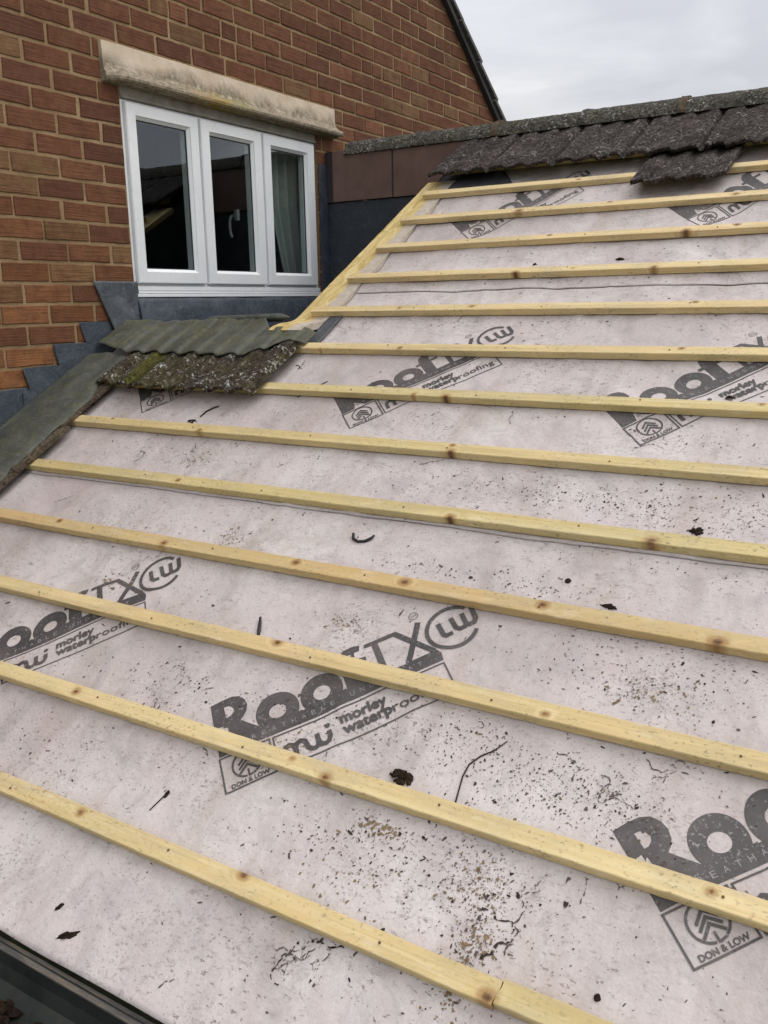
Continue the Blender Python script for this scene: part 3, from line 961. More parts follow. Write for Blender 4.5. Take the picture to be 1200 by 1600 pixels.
# printed lettering --------------------------------------------------
def text_mesh(s):
    cu_ = bpy.data.curves.new('t', 'FONT'); cu_.body = s; cu_.size = 1.0; cu_.resolution_u = 3
    ob = bpy.data.objects.new('t', cu_); COL.objects.link(ob)
    bpy.context.view_layer.update()
    dg = bpy.context.evaluated_depsgraph_get()
    me = bpy.data.meshes.new_from_object(ob.evaluated_get(dg))
    vs_ = [(v.co.x, v.co.y) for v in me.vertices]; fs = [tuple(p.vertices) for p in me.polygons]
    bpy.data.objects.remove(ob); bpy.data.meshes.remove(me); bpy.data.curves.remove(cu_)
    return vs_, fs

class Ink:
    def __init__(self): self.v = []; self.f = []; self.m = []; self.layer = 0
    def add(self, pts, faces, m=0):
        b = len(self.v); z = self.layer*0.00002; self.layer += 1
        self.v += [(p[0], p[1], z) for p in pts]
        for f in faces: self.f.append(tuple(b+i for i in f)); self.m.append(m)
    def poly(self, *loops, m=0):
        P = [[Vector((x, y, 0)) for (x, y) in l] for l in loops]
        self.add([p for l in loops for p in l], tessellate_polygon(P), m)
    def stroke(self, pts, w, m=0, closed=False):
        n = len(pts); L, R = [], []
        P = [Vector(p) for p in pts]
        for i in range(n):
            a = P[i]-P[i-1] if (i > 0 or closed) else P[1]-P[0]
            b = P[(i+1) % n]-P[i] if (i < n-1 or closed) else P[-1]-P[-2]
            a = a.normalized(); b = b.normalized()
            t_ = (a+b)
            t_ = t_.normalized() if t_.length > 1e-6 else a
            nn = Vector((-t_.y, t_.x)); k = w/2/max(0.45, abs(nn.dot(Vector((-b.y, b.x)))))
            L.append(P[i]+nn*k); R.append(P[i]-nn*k)
        pts2 = [(p.x, p.y) for p in L+R]
        F = []
        for i in range(n if closed else n-1):
            j = (i+1) % n
            F.append((n+i, n+j, j, i))
        self.add(pts2, F, m)
    def arc(self, c, r, a0, a1, w, seg=40, m=0):
        self.stroke([(c[0]+r*cos(a0+(a1-a0)*i/seg), c[1]+r*sin(a0+(a1-a0)*i/seg)) for i in range(seg+1)], w, m)
    def disc(self, c, r, ri=None, rx=1.0, seg=40, m=0):
        o = [(c[0]+r*rx*cos(2*pi*i/seg), c[1]+r*sin(2*pi*i/seg)) for i in range(seg)]
        if ri: self.poly(o, [(c[0]+ri*1.05*cos(2*pi*i/seg), c[1]+ri*sin(2*pi*i/seg)) for i in range(seg)], m=m)
        else: self.poly(o, m=m)
    def text(self, s, u0, v0, width=None, height=None, m=0, bold=0.0):
        vs_, fs = text_mesh(s)
        xs = [p[0] for p in vs_]; ys_ = [p[1] for p in vs_]
        sx = width/(max(xs)-min(xs)); sy = height/0.73 if height else sx
        x0 = min(xs)
        offs = [(0, 0)] if not bold else [(-bold, 0), (bold, 0), (0, bold), (0, -bold)]
        for (ox, oy) in offs:
            self.add([(u0+(p[0]-x0)*sx+ox, v0+p[1]*sy+oy) for p in vs_], fs, m)

def make_logo():
    k = Ink()
    # R
    k.poly([(0, .092), (0, .244), (.030, .247), (.052, .246), (.068, .238), (.078, .222), (.081, .205), (.077, .188), (.068, .176), (.060, .170), (.097, .131), (.102, .094), (.078, .094), (.050, .126), (.043, .094)],
           [(.029, .224), (.030, .192), (.038, .192), (.047, .199), (.050, .207), (.047, .216), (.040, .223)])
    # the two rounds
    for c in ((.141, .153), (.243, .150)):
        k.disc(c, .051, .0185, 0.96)
        k.poly([(c[0]-.030, .094), (c[0]+.045, .094), (c[0]+.052, .130), (c[0]+.030, .128), (c[0]-.022, .115)])
    # band
    k.poly([(.098, .094), (.455, .094), (.455, .127), (.098, .127)])
    # f
    k.poly([(.297, .126), (.297, .205), (.302, .224), (.316, .236), (.336, .240), (.354, .237), (.349, .219), (.338, .219), (.334, .205), (.334, .126)])
    k.poly([(.284, .196), (.358, .196), (.358, .184), (.284, .184)])
    # T X
    k.stroke([(.362, .2265), (.437, .2265)], .012)
    k.stroke([(.386, .222), (.386, .125)], .015)
    k.stroke([(.434, .229), (.499, .130)], .014)
    k.stroke([(.494, .229), (.430, .112)], .0135)
    k.poly([(.440, .094), (.508, .094), (.511, .116), (.500, .141), (.488, .129), (.440, .129)])
    # lettering reversed out of the band
    k.layer += 3
    for i, ch in enumerate('BREATHABLE'):
        k.text(ch, .0535+.0222*i, .1045, .0095, .0125, m=1)
    for i, ch in enumerate('UNDERLAY'):
        k.text(ch, .299+.0222*i, .1045, .0095, .0125, m=1)
    # tree box
    k.stroke([(0, .001), (.110, .001), (.110, .087), (0, .087)], .0038, closed=True)
    k.arc((.055, .052), .0315, radians(-60), radians(262), .0042)
    for v0 in (.066, .055, .044):
        k.stroke([(.036, v0-.013), (.055, v0+.004), (.074, v0-.013)], .0052)
    k.stroke([(.055, .036), (.055, .019)], .0042); k.stroke([(.055, .0195), (.070, .0235)], .0042)
    k.text('DON & LOW', .0145, .0055, .082, .0105, bold=.0005)
    # long box
    k.stroke([(.118, .001), (.506, .001), (.506, .086), (.118, .086)], .0032, closed=True)
    W_ = .0108
    k.stroke([(.134, .018), (.134, .040), (.138, .048), (.147, .051), (.155, .047), (.158, .039), (.158, .018)], W_)
    k.stroke([(.158, .039), (.163, .048), (.171, .051), (.179, .047), (.182, .038), (.183, .028), (.189, .020), (.197, .018), (.204, .022), (.207, .031), (.207, .052)], W_)
    k.stroke([(.207, .031), (.211, .021), (.220, .018), (.228, .021), (.233, .031), (.233, .046)], W_)
    k.disc((.233, .060), .0058)
    k.text('morley', .262, .0485, .102, .027, bold=.0017)
    k.text('waterp', .262, .0205, .106, .027, bold=.0017)
    k.text('roofing', .371, .0205, .118, .025, bold=.0003)
    # LW roundel
    C_ = (.557, .172)
    k.arc(C_, .0575, radians(40), radians(322), .0092, 60)
    k.stroke([(.532, .199), (.533, .163), (.538, .1565), (.553, .1565)], .011)
    k.stroke([(.563, .199), (.564, .166), (.571, .157), (.582, .157), (.588, .163), (.589, .198)], .011)
    k.stroke([(.588, .163), (.594, .157), (.605, .158), (.612, .168), (.614, .204)], .0115)
    k.arc((.491, .252), .0105, 0, 2*pi, .0014, 24)
    k.text('TM', .4842, .2485, .0135, .0065)
    return k
LOGO = make_logo()
def fine(verts, faces, midx, L):
    bm = bmesh.new()
    vv = [bm.verts.new(p) for p in verts]
    for f, m in zip(faces, midx):
        if len(set(f)) < 3: continue
        try:
            q = bm.faces.new([vv[i] for i in f]); q.material_index = m
        except ValueError: pass
    bmesh.ops.triangulate(bm, faces=bm.faces)
    for _ in range(6):
        ed = [e for e in bm.edges if e.calc_length() > L]
        if not ed: break
        bmesh.ops.subdivide_edges(bm, edges=ed, cuts=1)
        bmesh.ops.triangulate(bm, faces=[f for f in bm.faces if len(f.verts) > 3])
    for f in bm.faces:
        f.normal_update()
        if f.normal.z < 0: f.normal_flip()
    bm.verts.index_update()
    V_ = [tuple(v.co) for v in bm.verts]; F_ = [tuple(v.index for v in f.verts) for f in bm.faces]; M_ = [f.material_index for f in bm.faces]
    bm.free()
    return V_, F_, M_
LV, LF, LM = fine(LOGO.v, LOGO.f, LOGO.m, 0.022)
R2 = sqrt(0.5)
LPOS = [(0, -1.105, .419), (0, -.201, .410), (0, -1.980, .405), (0, .70, .41),
        (1, -1.480, 1.597), (1, -.607, 1.613), (1, -2.369, 1.601), (1, .27, 1.615),
        (2, -1.620, 2.838), (2, -.729, 2.828), (2, .16, 2.83)]
for (si, ox, os_) in LPOS:
    s0 = SHEETS[si][0]
    V_ = []
    keep = []
    for (u, v, z) in LV:
        x, s = ox+(u-v)*R2, os_+(u+v)*R2
        V_.append((x, s-s0, sag(x, s)+sheet_lift(s, si)+0.0006+z))
        lim = XW+0.03 if s < 2.1 else -1.92
        keep.append(x > lim and s < SHEETS[si][1]-0.06)
    F2, M2 = [], []
    for f, m in zip(LF, LM):
        if all(keep[i] for i in f): F2.append(f); M2.append(m)
    mesh('printed_mark', V_, F2, [m_ink, m_bare], sheets[si], midx=M2)

# =================================================================== battens
KN = {1: [(-.462, .22, .014), (-1.374, .6, .010), (-.95, .9, .012)], 2: [(-1.628, .5, .011), (-.904, .2, .011), (-.2, .6, .008)],
      3: [(-1.201, .8, .012), (-.55, .3, .009), (-2.3, .5, .01)], 4: [(-.986, .55, .015), (-.649, .65, .014), (-.292, .2, .016), (-1.302, .6, .013), (-1.75, .3, .012), (-2.2, .7, .011)],
      5: [(-.973, .05, .013), (-.482, .15, .016), (-1.9, .4, .010)], 6: [(-1.084, .05, .013), (-1.09, .75, .009), (-2.0, .2, .01)],
      7: [(-1.213, .05, .013), (-.35, .8, .008)], 8: [(-1.5, .3, .010), (-.6, .7, .009)], 9: [(-1.35, .6, .009), (-.62, .8, .010)],
      10: [(-1.28, .05, .013), (-.80, .15, .012)], 11: [(-.758, .1, .016), (-1.25, .7, .010), (-.60, .7, .012)], 12: [(-1.461, .3, .018), (-.651, .5, .012), (-1.1, .8, .010)],
      13: [(-1.3, .5, .010)], 14: [(-1.4, .5, .009)]}
BL = {1: 'yellow batten nearest the gutter, speckled with mould and leaving the picture at the bottom',
      2: 'yellow batten second up from the gutter, crossing the tree emblem of the large print',
      3: 'greenish yellow batten third up from the gutter, crossing the middle of the large print',
      4: 'orange-tinted batten with round dark knots, fourth up from the gutter',
      5: 'batten just above the lower lap seam of the underlay, fifth up from the gutter',
      6: 'batten with its left end tucked under the lead just below the leftover mossy tiles',
      7: 'batten that the lower edge of the leftover mossy tiles rests on',
      8: 'batten running in behind the right edge of the leftover mossy tiles',
      9: 'lowest of the battens ending on the bare verge board, just below the upper lap seam',
      10: 'batten ending on the verge board, directly above the upper lap seam of the underlay',
      11: 'batten ending on the verge board, three below the one carrying the lone loose tile',
      12: 'batten with a dark knot crossing the highest row of prints, next but one below the ridge tiles',
      13: 'short-looking batten ending on the verge board with the lone loose tile hanging over it',
      14: 'topmost visible batten, shadowed under the edge of the ridge-side tile row'}
BL[11] = 'batten ending on the verge board, third down from the top row of tiles'
BL[12] = 'batten ending on the verge board that crosses the highest row of prints'
KIND = {4: m_wood_orange, 5: m_wood_light, 9: m_wood, 10: m_wood, 7: m_wood_light, 1: m_wood_light}
def make_batten(k, xa=None, xz=None, ds_=0.0, lab=None):
    rnd = random.Random(100+k+(50 if xa else 0))
    xl = -2.675 if k <= 8 else -2.0+rnd.uniform(-.012, .012)
    if xa is not None: xl = xa
    if k == 9: xl = -2.01
    if k == 14: xl = -1.985
    xs = lin(xl, xz or 0.35, int(((xz or 0.35)-xl)/0.0075)) + ([] if xz else lin(0.37, XR-0.02, 60))
    s0 = k*GA+ds_
    # section points going round: (t across 0..1, h 0..1) with eased arrises
    w, h = BW+rnd.uniform(-.001, .0015), BH+rnd.uniform(-.0006, .0012)
    e = 0.0016
    top = [(e+(w-2*e)*i/6, h) for i in range(7)]
    sec = [(0, e), (0, h*0.5), (0, h-e)] + top + [(w, h-e), (w, e), (w-e, 0), (e, 0)]
    ns = len(sec)
    V_, K_ = [], []
    knots = list(KN.get(k, []))
    for _ in range(2):
        knots.append((rnd.uniform(xl, 1.7), rnd.random(), rnd.uniform(.004, .008)))
    for x in xs:
        wob = 0.0022*nz(x*0.9, k*3.1, 0)+0.0007*nz(x*4, k*3.1, 4)
        woh = 0.0010*nz(x*1.3, k*5.7, 2)
        for qi, (a, b) in enumerate(sec):
            ch = 0.0007*nz(x*30, a*120, b*120+k)
            wane = 0.0
            if 2 <= qi <= 3: wane = -0.003*max(0, nz(x*2.2, k*9.1, 7)-0.25)
            s = a + wob + ch
            hh = b + (woh if b > 0 else 0) + ch*0.6 + wane
            xe = 0.0
            if x == xs[0] or x == xs[-1]: xe = (0.004*nz(a*70, b*70, k+x)+0.006*(a/w-0.5)*(1 if xa or xz else 0.2))
            V_.append((x-xl+xe, s, hh+0.0012))
            kv = 0.0
            for (kx, kt, kr) in knots:
                # knot is a cone-like spike through the section: elongated along x
                ks = kt*w
                d = sqrt(((x-kx)/(kr*1.15))**2 + ((a-ks)/(kr*0.95))**2 + (0.0 if kt < .25 else ((h-b)/(kr*1.5))**2*0.5))
                kv = max(kv, 1.0-d*0.42)
            K_.append(max(0.0, kv))
    F_ = []
    nx = len(xs)
    for j in range(nx-1):
        for i in range(ns):
            i2 = (i+1) % ns
            F_.append((j*ns+i, (j+1)*ns+i, (j+1)*ns+i2, j*ns+i2))
    F_.append(tuple(range(ns))); F_.append(tuple((nx-1)*ns+i for i in reversed(range(ns))))
    ob = mesh('roof_batten', V_, F_, KIND.get(k, m_wood), None, RP(xl, s0, 0), RROT, smooth=False)
    at = ob.data.attributes.new('knot', 'FLOAT', 'POINT')
    at.data.foreach_set('value', K_)
    bm = bmesh.new(); bm.from_mesh(ob.data); bmesh.ops.recalc_face_normals(bm, faces=bm.faces); bm.to_mesh(ob.data); bm.free()
    tag(ob, lab or BL[k], 'batten', 'roof battens nailed across the underlay')
    # nail heads over the rafters
    x = -2.49
    while x < 1.8:
        if x > xl+0.05 and k < 12 and x < (xz or 9):
            nx_, ny_ = x+rnd.uniform(-.02, .02), w*rnd.uniform(.3, .7)
            nm = MB()
            r = 0.0024
            ring = [(r*cos(2*pi*i/8), r*sin(2*pi*i/8)) for i in range(8)]
            nm.prism(ring, 'z', 0, 0.0012)
            nm.build('nail', m_rust, ob, (nx_-xl, ny_, h+0.0006+0.0012))
        x += 0.46
    return ob
make_batten(1, None, -0.4515)
make_batten(1, -0.449, None, 0.0035, 'offcut of batten continuing the lowest line beyond its dark butt joint at the bottom right')
for k in range(2, 15):
    make_batten(k)

# =================================================================== roof tiles
def wave(x, per):
    p = (x/per) % 1.0
    # broad roll rising to the right, a short steep fall, then a narrow groove
    if p < 0.66: return 0.30+0.70*(0.5-0.5*cos(pi*min(1.0, p/0.50)))
    if p < 0.78: return 1.0-1.0*(0.5-0.5*cos(pi*(p-0.66)/0.12))
    if p < 0.90: return 0.0
    return 0.30*(p-0.90)/0.10
def tile(name, mat, x0, x1, s0, s1, hb, ht, per=0.152, amp=0.016, thick=0.013, seed=0, rough=0.0018, nib=True, ph=0.0, parent=None):
    "single interlocking tile; hb/ht = height of its underside at bottom/top end"
    mb = MB()
    W = x1-x0; Ln = s1-s0
    def top(u, v):
        e_ = 0.0
        h = hb+(ht-hb)*v/Ln + amp*wave(x0+u+ph, per) + thick
        r = rough*(nz((x0+u)*38, (s0+v)*38, seed)+0.6*nz((x0+u)*95, (s0+v)*95, seed+3))
        edge = 0.0022*(nz((x0+u)*30, seed, 1)) + 0.0014*nz((x0+u)*90, seed, 2) if v < 1e-6 else 0.0
        eu = 0.003*nz((s0+v)*25, seed, 6) if (u < 1e-6 or u > W-1e-6) else 0.0
        dr = -0.004 if v < 1e-6 else 0.0
        if nib: dr += 0.004*max(0.0, 1-abs(u-0.010)/0.014) - 0.014*(1.0 if u > W-0.014 else 0.0)
        return (u+eu, v+edge, h+r+dr)
    def bot(u, v):
        h = hb+(ht-hb)*v/Ln + amp*wave(x0+u+ph, per)
        edge = 0.0022*(nz((x0+u)*30, seed, 1)) if v < 1e-6 else 0.0
        return (u, v+edge+(0.004 if v < 1e-6 else 0), h + 0.001*nz((x0+u)*30, (s0+v)*30, seed))
    us = lin(0, W, max(10, int(W/0.0045))); vs = [0.0, 0.004, 0.01] + lin(0.02, Ln, max(12, int(Ln/0.014)))
    mb.slab(top, bot, us, vs)
    return mb.build(name, mat, parent, RP(x0, s0), RROT, smooth=False)

# row left under the ridge
TW = 0.3
xs_ = [-2.036+TW*i for i in range(13)]
for i, x in enumerate(xs_):
    x1 = min(x+TW-0.004, XR-0.02)
    if x1-x < 0.08: break
    o = tile('roof_tile', m_tile, x, x1, 3.362+random.uniform(-.004, .004), 3.80, 0.045+random.uniform(-.0015, .0025), 0.020, per=0.1, seed=i*5.3, ph=2.036, amp=0.0115, thick=0.016)
    if i == 0:
        tag(o, 'lichen-speckled verge tile at the left end of the row under the ridge, overhanging the board', 'roof tile', 'tile row under the ridge')
    elif i < 5:
        tag(o, ['', 'second lichen-speckled tile from the left end of the row under the ridge', 'third lichen-speckled tile from the left end of the row under the ridge', 'fourth tile along the row under the ridge, its corner over the lone loose tile', 'lichen-speckled tile directly above the right half of the lone loose tile'][i], 'roof tile', 'tile row under the ridge')
    else:
        tag(o, 'dark speckled tile in the ridge row out past the right edge of the photo', 'roof tile', 'tile row under the ridge')
o = tile('roof_tile', m_tile, -1.052, -0.705, 3.112, 3.46, 0.034, 0.006, per=0.0985, seed=71, ph=1.052, amp=0.0115, thick=0.016, nib=False)
tag(o, 'lone loose concrete tile left hanging below the tile row near the ridge', 'roof tile')

# mossy leftovers beside the house wall
lt = [(-2.660, -2.528, m_tile_moss, 'narrow cut tile speckled white beside the lead, leftmost of the leftover mossy tiles'),
      (-2.526, -2.213, m_tile_moss, 'mossy tile with a bright green streak, middle of the three leftover tiles'),
      (-2.211, -1.897, m_tile_moss, 'white-lichened tile with an exposed cut edge, rightmost of the leftover mossy tiles')]
for i, (a, b, m, lb) in enumerate(lt):
    o = tile('roof_tile', m, a, b, 1.680+(0.012 if i == 0 else 0), 1.99, 0.036, 0.026, per=0.0945, seed=31+i*7, ph=2.653, rough=0.0022, amp=0.017, thick=0.014)
    tag(o, lb, 'roof tile', 'leftover mossy tiles below the window')
    if i == 1:
        mo = tile('moss_strip', m_moss_green, a+0.018, a+0.098, 1.688, 1.90, 0.036, 0.028, per=0.0945, amp=0.017, thick=0.0165, seed=90, ph=2.653, nib=False, rough=0.004)
        mo.parent = o; mo.matrix_parent_inverse = Matrix.Identity(4)
        mo.location = (0.018, 0.008, 0.0004); mo.rotation_euler = (0, 0, 0)
# cut tile slivers along the lead
sl_ = [(1.432, 1.70, -2.598), (1.190, 1.45, -2.575), (0.936, 1.21, -2.580), (0.690, 0.96, -2.590), (0.44, 0.71, -2.590), (0.19, 0.46, -2.590)]
for i, (s0, s1, xr) in enumerate(sl_):
    o = tile('cut_tile', m_clay, -2.84, xr, s0, s1, 0.029, 0.0235, per=0.0945, amp=0.004, thick=0.012, seed=50+i*3, rough=0.004, ph=0.02, nib=False)
    lb = ['brown cut tile edge under the lead just below the leftover mossy tiles', 'brown cut tile edge under the lead beside the left end of the second-visible batten'][i] if i < 2 else 'brown cut tile edge under the abutment lead out past the left of the photo'
    tag(o, lb, 'cut tile', 'cut tile edges under the abutment lead')

# ridge tiles
RC = (3.36, 1.882)
RL = 0.433
RLAB = {0: 'grey lichened ridge tile butting against the brick house wall', 1: 'grey lichened ridge tile second from the house wall, over the brown boards',
        2: 'lichened ridge tile above the left end of the tile row', 3: 'lichened ridge tile third from the brown bedded joint on the left', 4: 'lichened ridge tile above the lone loose tile', 5: 'speckled ridge tile running out of the right edge of the photo'}
RLAB[3] = 'lichened ridge tile between the two brown mortar joints'
for i in range(11):
    x0 = -1.883 - 2*RL + i*RL
    xa = max(x0+0.004, XW+0.006); xb = x0+RL-0.004
    if xa > XR: break
    rm = MB()
    rr = random.uniform(-.0025, .0025)
    def rt_(u, v, R=0.101+rr):
        a = radians(-76+152*v)
        r = R + 0.0025*nz(u*30, v*9, i*3)+0.0015*nz(u*80, v*30, i)
        return (u-xa, RC[0]+r*sin(a)-RC[0], RC[1]+r*cos(a)-RC[1])
    def rb_(u, v, R=0.086+rr):
        a = radians(-76+152*v)
        return (u-xa, R*sin(a), R*cos(a))
    rm.slab(rt_, rb_, lin(xa, xb, 46), lin(0, 1, 22))
    o = rm.build('ridge_tile', m_ridge, None, (xa, RC[0], RC[1]), smooth=False)
    tag(o, RLAB.get(i, 'speckled ridge tile out past the right edge of the photo'), 'ridge tile', 'half-round ridge tiles')
    jm = MB()
    def jt(u, v, R=0.1065):
        a = radians(-76+152*v); r = R+0.004*nz(u*60, v*14, i*2)
        return (u-xa, r*sin(a), r*cos(a))
    jm.slab(jt, rb_, lin(xb-0.016, xb+0.014, 8), lin(0, 1, 22))
    jm.build('mortar_joint', m_bed if i in (1, 3) else m_ridge, o)
    bdm = MB()
    bdm.slab(lambda u, v: (u-xa, 3.287-RC[0]+0.004*nz(u*40, v*6, i)+0.004*v, 1.862-RC[1]+0.062*v), lambda u, v: (u-xa, 3.32-RC[0], 1.862-RC[1]+0.062*v), lin(max(xa, -2.02), xb+0.003, 40), lin(0, 1, 6)) if xb > -2.0 else None
    if bdm.v: bdm.build('bedding', m_bedding, o)

# =================================================================== lead work
fold = lambda y: y*math.tan(TH) + 0.030
# stepped upstand on the wall + cover flap over the tiles
lf = empty('step_flashing', (XW, 1.2, 0.72))
tag(lf, 'blue-grey stepped lead flashing climbing the brick wall with a green-stained flap over the tiles', 'lead flashing')
def LP(x, y, z): return (x-XW, y-1.2, z-0.72)
dy = COURSE/0.535
steps = [(1.579, 1.094), (1.443, 1.014), (1.298, 0.934), (1.158, 0.860)]
for j in range(4, 13):
    steps.append((1.579-dy*j, 1.094-COURSE*j))
um = MB()
for j, (ya, zt) in enumerate(steps):
    # step piece overlaps the one beneath: top edge ya..yb, slanted left side
    yb = ya+dy+0.012 if j else 1.735
    off = 0.0032+0.0012*(j % 3)
    zl = zt-COURSE
    poly = [(ya+0.020, zl-0.003), (ya-0.012, zl-0.012), (ya-0.012, fold(ya)-0.06), (yb+0.02, fold(yb+0.02)-0.05), (yb, zt+0.001), ((ya+yb)/2, zt+0.002), (ya, zt)]
    b = len(um.v); n = len(poly)
    jit = lambda: random.uniform(-.0015, .0015)
    for dx in (0.0, 0.0028):
        for (y, z) in poly:
            um.v.append(LP(XW+off+dx+jit()*0.6+0.002*(1 if z < zt-0.02 else 0), y+jit(), z+jit()))
    um.f.append(tuple(b+n+i for i in range(n))); um.m.append(0)
    for i in range(n):
        i2 = (i+1) % n
        um.f.append((b+i, b+i2, b+n+i2, b+n+i)); um.m.append(0)
um.build('stepped_upstand', m_lead, lf)
# cover flap: from the fold line on the wall, over a rounded bend and down over the tiles
cm = MB()
def cover(u, v):
    # v along slope (s), u 0..1 from wall outwards
    s = v
    bul = 0.006*nz(s*5, 2.2)
    xo = -2.597 + 0.016*nz(s*4, 1.5) + 0.010*nz(s*13, 7.0) + 0.004*nz(s*41, 2.0)
    if s > 1.60: xo -= 0.05*min(1, (s-1.60)/0.10)
    x = (XW+0.008) + (xo-XW-0.008)*u
    h = 0.057 + 0.002*(1-u)**3 + 0.010*math.exp(-((u-0.45)/0.25)**2) + bul - 0.013*max(0, (u-0.86)/0.14)**1.5
    h += 0.003*nz(x*22, s*14, 3)
    if s > 1.72: h -= 0.006*min(1, (s-1.72)/0.1)
    return Vector((x, s-1.2, h))
def cover_b(u, v):
    p = cover(u, v); return Vector((p.x, p.y, p.z-0.0028))
cvm = MB()
cvm.slab(lambda u, v: cover(u, v), lambda u, v: cover_b(u, v), lin(0, 1, 26), lin(0.0, 1.88, 130))
cvo = cvm.build('cover_flap', m_lead_green, lf, (0, 0, 0), RROT, smooth=True)
cvo.location = LP(*RP(0, 1.2, 0))

# saddle / apron over the top of the mossy tiles, following the rolls
ap = empty('apron_flashing', (-2.4, 1.75, 1.0))
tag(ap, 'lead apron under the window sill, its green-stained skirt dressed over the leftover mossy tiles', 'lead flashing')
def AP(x, y, z): return (x+2.4, y-1.75, z-1.0)
am = MB()
def lo_s(x):
    P = [(-2.84, 1.925), (-2.74, 1.90), (-2.655, 1.884), (-2.274, 1.886), (-2.074, 1.884), (-1.985, 1.955), (-1.86, 2.012)]
    for (a, b) in zip(P[:-1], P[1:]):
        if x <= b[0]: return a[1]+(b[1]-a[1])*(x-a[0])/(b[0]-a[0])
    return P[-1][1]
def hi_s(x): return 2.115 + 0.04*min(1, max(0, (x+2.80)/0.5)) - 0.075*min(1, max(0, (x+2.16)/0.07))
def skirt(u, v):
    x = u
    lo = lo_s(x) + 0.010*nz(x*14, 3.3)
    hi = hi_s(x)
    s = lo+(hi-lo)*v
    hb = 0.036+(0.026-0.036)*(s-1.68)/0.39
    amp = 0.0120*(1-0.65*max(0.0, min(1.0, (s-1.93)/0.16)))*(1+0.35*nz(x*6, 4.4))*(1.0 if x > -2.66 else max(0, 1-(-2.66-x)/0.05))
    h = hb + 0.0252 - 0.006*max(0.0, min(1.0, (s-1.99)/0.1)) + amp*wave(x+2.653, 0.0945) + 0.0018*nz(x*20, s*20) + 0.0012*nz(x*55, s*45) + 0.003*nz(x*7, s*9, 2) + 0.004*v*v
    h += 0.016*max(0, min(1, (-2.66-x)/0.06))
    if x > -1.91: h -= 0.035*min(1, (x+1.91)/0.04)
    return Vector((x+2.4, s-1.95, h))
am.slab(lambda u, v: skirt(u, v), lambda u, v: skirt(u, v)-Vector((0, 0, 0.0028)), lin(-2.862, -1.886, 230), lin(0, 1, 18))
ao = am.build('skirt', m_lead_skirt, ap, (0, 0, 0), RROT, smooth=True)
ao.location = AP(*RP(-2.4, 1.95, 0))
# upstand below the sill, slightly bulging and lapped at its left end
ub = MB()
def upst(u, v):
    y = 1.885+(3.215-1.885)*u
    z = 1.035+(1.188-1.035)*v
    return Vector(AP(XW+0.010+0.016*sin(pi*v)+0.004*nz(y*6, z*12)+0.03*(1-v)**3, y, z+0.004*nz(y*5, 2)))
ub.slab(lambda u, v: upst(u, v), lambda u, v: upst(u, v)-Vector((0.003, 0, 0)), lin(0, 1, 60), lin(0, 1, 10))
ub.build('upstand', m_lead, ap, smooth=True)
# roll along the top edge of the skirt towards the verge board
rl = MB()
def roll(u, v):
    x = -2.50+(0.44)*u
    a = 2*pi*v
    r = (0.018*(0.75+0.25*min(1, u*6))+0.002*nz(x*12, v*3))*min(1.0, 0.02+(1-u)*9, 0.02+u*9)
    return Vector(AP(x, 1.873+r*cos(a)*1.6, 1.092+0.012*u+r*sin(a)*0.9))
rl.grid(lambda u, v: roll(u, v), lin(0, 1, 40), lin(0, 1, 17))
rl.build('roll', m_lead_green, ap, smooth=True)
# folded flap left of the sill
fp = MB()
def flap(u, v):
    # corner points in (y,z) on the wall
    bl, br, tr, tl = (1.752, 1.034), (1.905, 1.046), (1.892, 1.254), (1.662, 1.252)
    y = (bl[0]*(1-u)+br[0]*u)*(1-v)+(tl[0]*(1-u)+tr[0]*u)*v
    z = (bl[1]*(1-u)+br[1]*u)*(1-v)+(tl[1]*(1-u)+tr[1]*u)*v
    return Vector(AP(XW+0.0095+0.012*(1-v)**2+0.004*sin(u*pi)*(1-v)+0.002*nz(y*18, z*18), y, z+0.003*nz(y*12, 1)))
fp.slab(lambda u, v: flap(u, v), lambda u, v: flap(u, v)-Vector((0.003, 0, 0)), lin(0, 1, 24), lin(0, 1, 24))
fp.build('corner_flap', m_lead_pale, ap, smooth=True)
# grey felt slips at the foot and head of the verge board
fs_ = MB()
fs_.slab(lambda u, v: (u+2.0, v-2.0, 0.0042+0.003*nz(u*14, v*14)), lambda u, v: (u+2.0, v-2.0, 0.0025+0.003*nz(u*14, v*14)), lin(-1.928, -1.872, 8), lin(2.03, 2.25, 16))
fo = fs_.build('felt_slip', m_lead_pale, None, RP(-2.0, 2.0), RROT, smooth=True)
tag(fo, 'grey felt offcut at the foot of the verge board beside the leftover mossy tiles', 'felt offcut')
fs2 = MB()
def feltp(u, v):
    x = -1.93+(0.34-0.13*v)*u
    return Vector((x+1.93, 3.275+0.20*v-3.275, 0.004+0.006*nz(x*9, v*3)))
fs2.slab(lambda u, v: feltp(u, v), lambda u, v: feltp(u, v)-Vector((0, 0, .0018)), lin(0, 1, 14), lin(0, 1, 10))
fo = fs2.build('felt_slip', m_felt, None, RP(-1.93, 3.275), RROT, smooth=True)
tag(fo, 'black felt patch under the left end of the ridge tile row', 'felt offcut')

# =================================================================== gutter
gt = empty('gutter', (-0.5, -0.03, -0.03))
tag(gt, 'black plastic gutter with a dirty lip and dark moss in it, along the eave', 'gutter')
gp = []
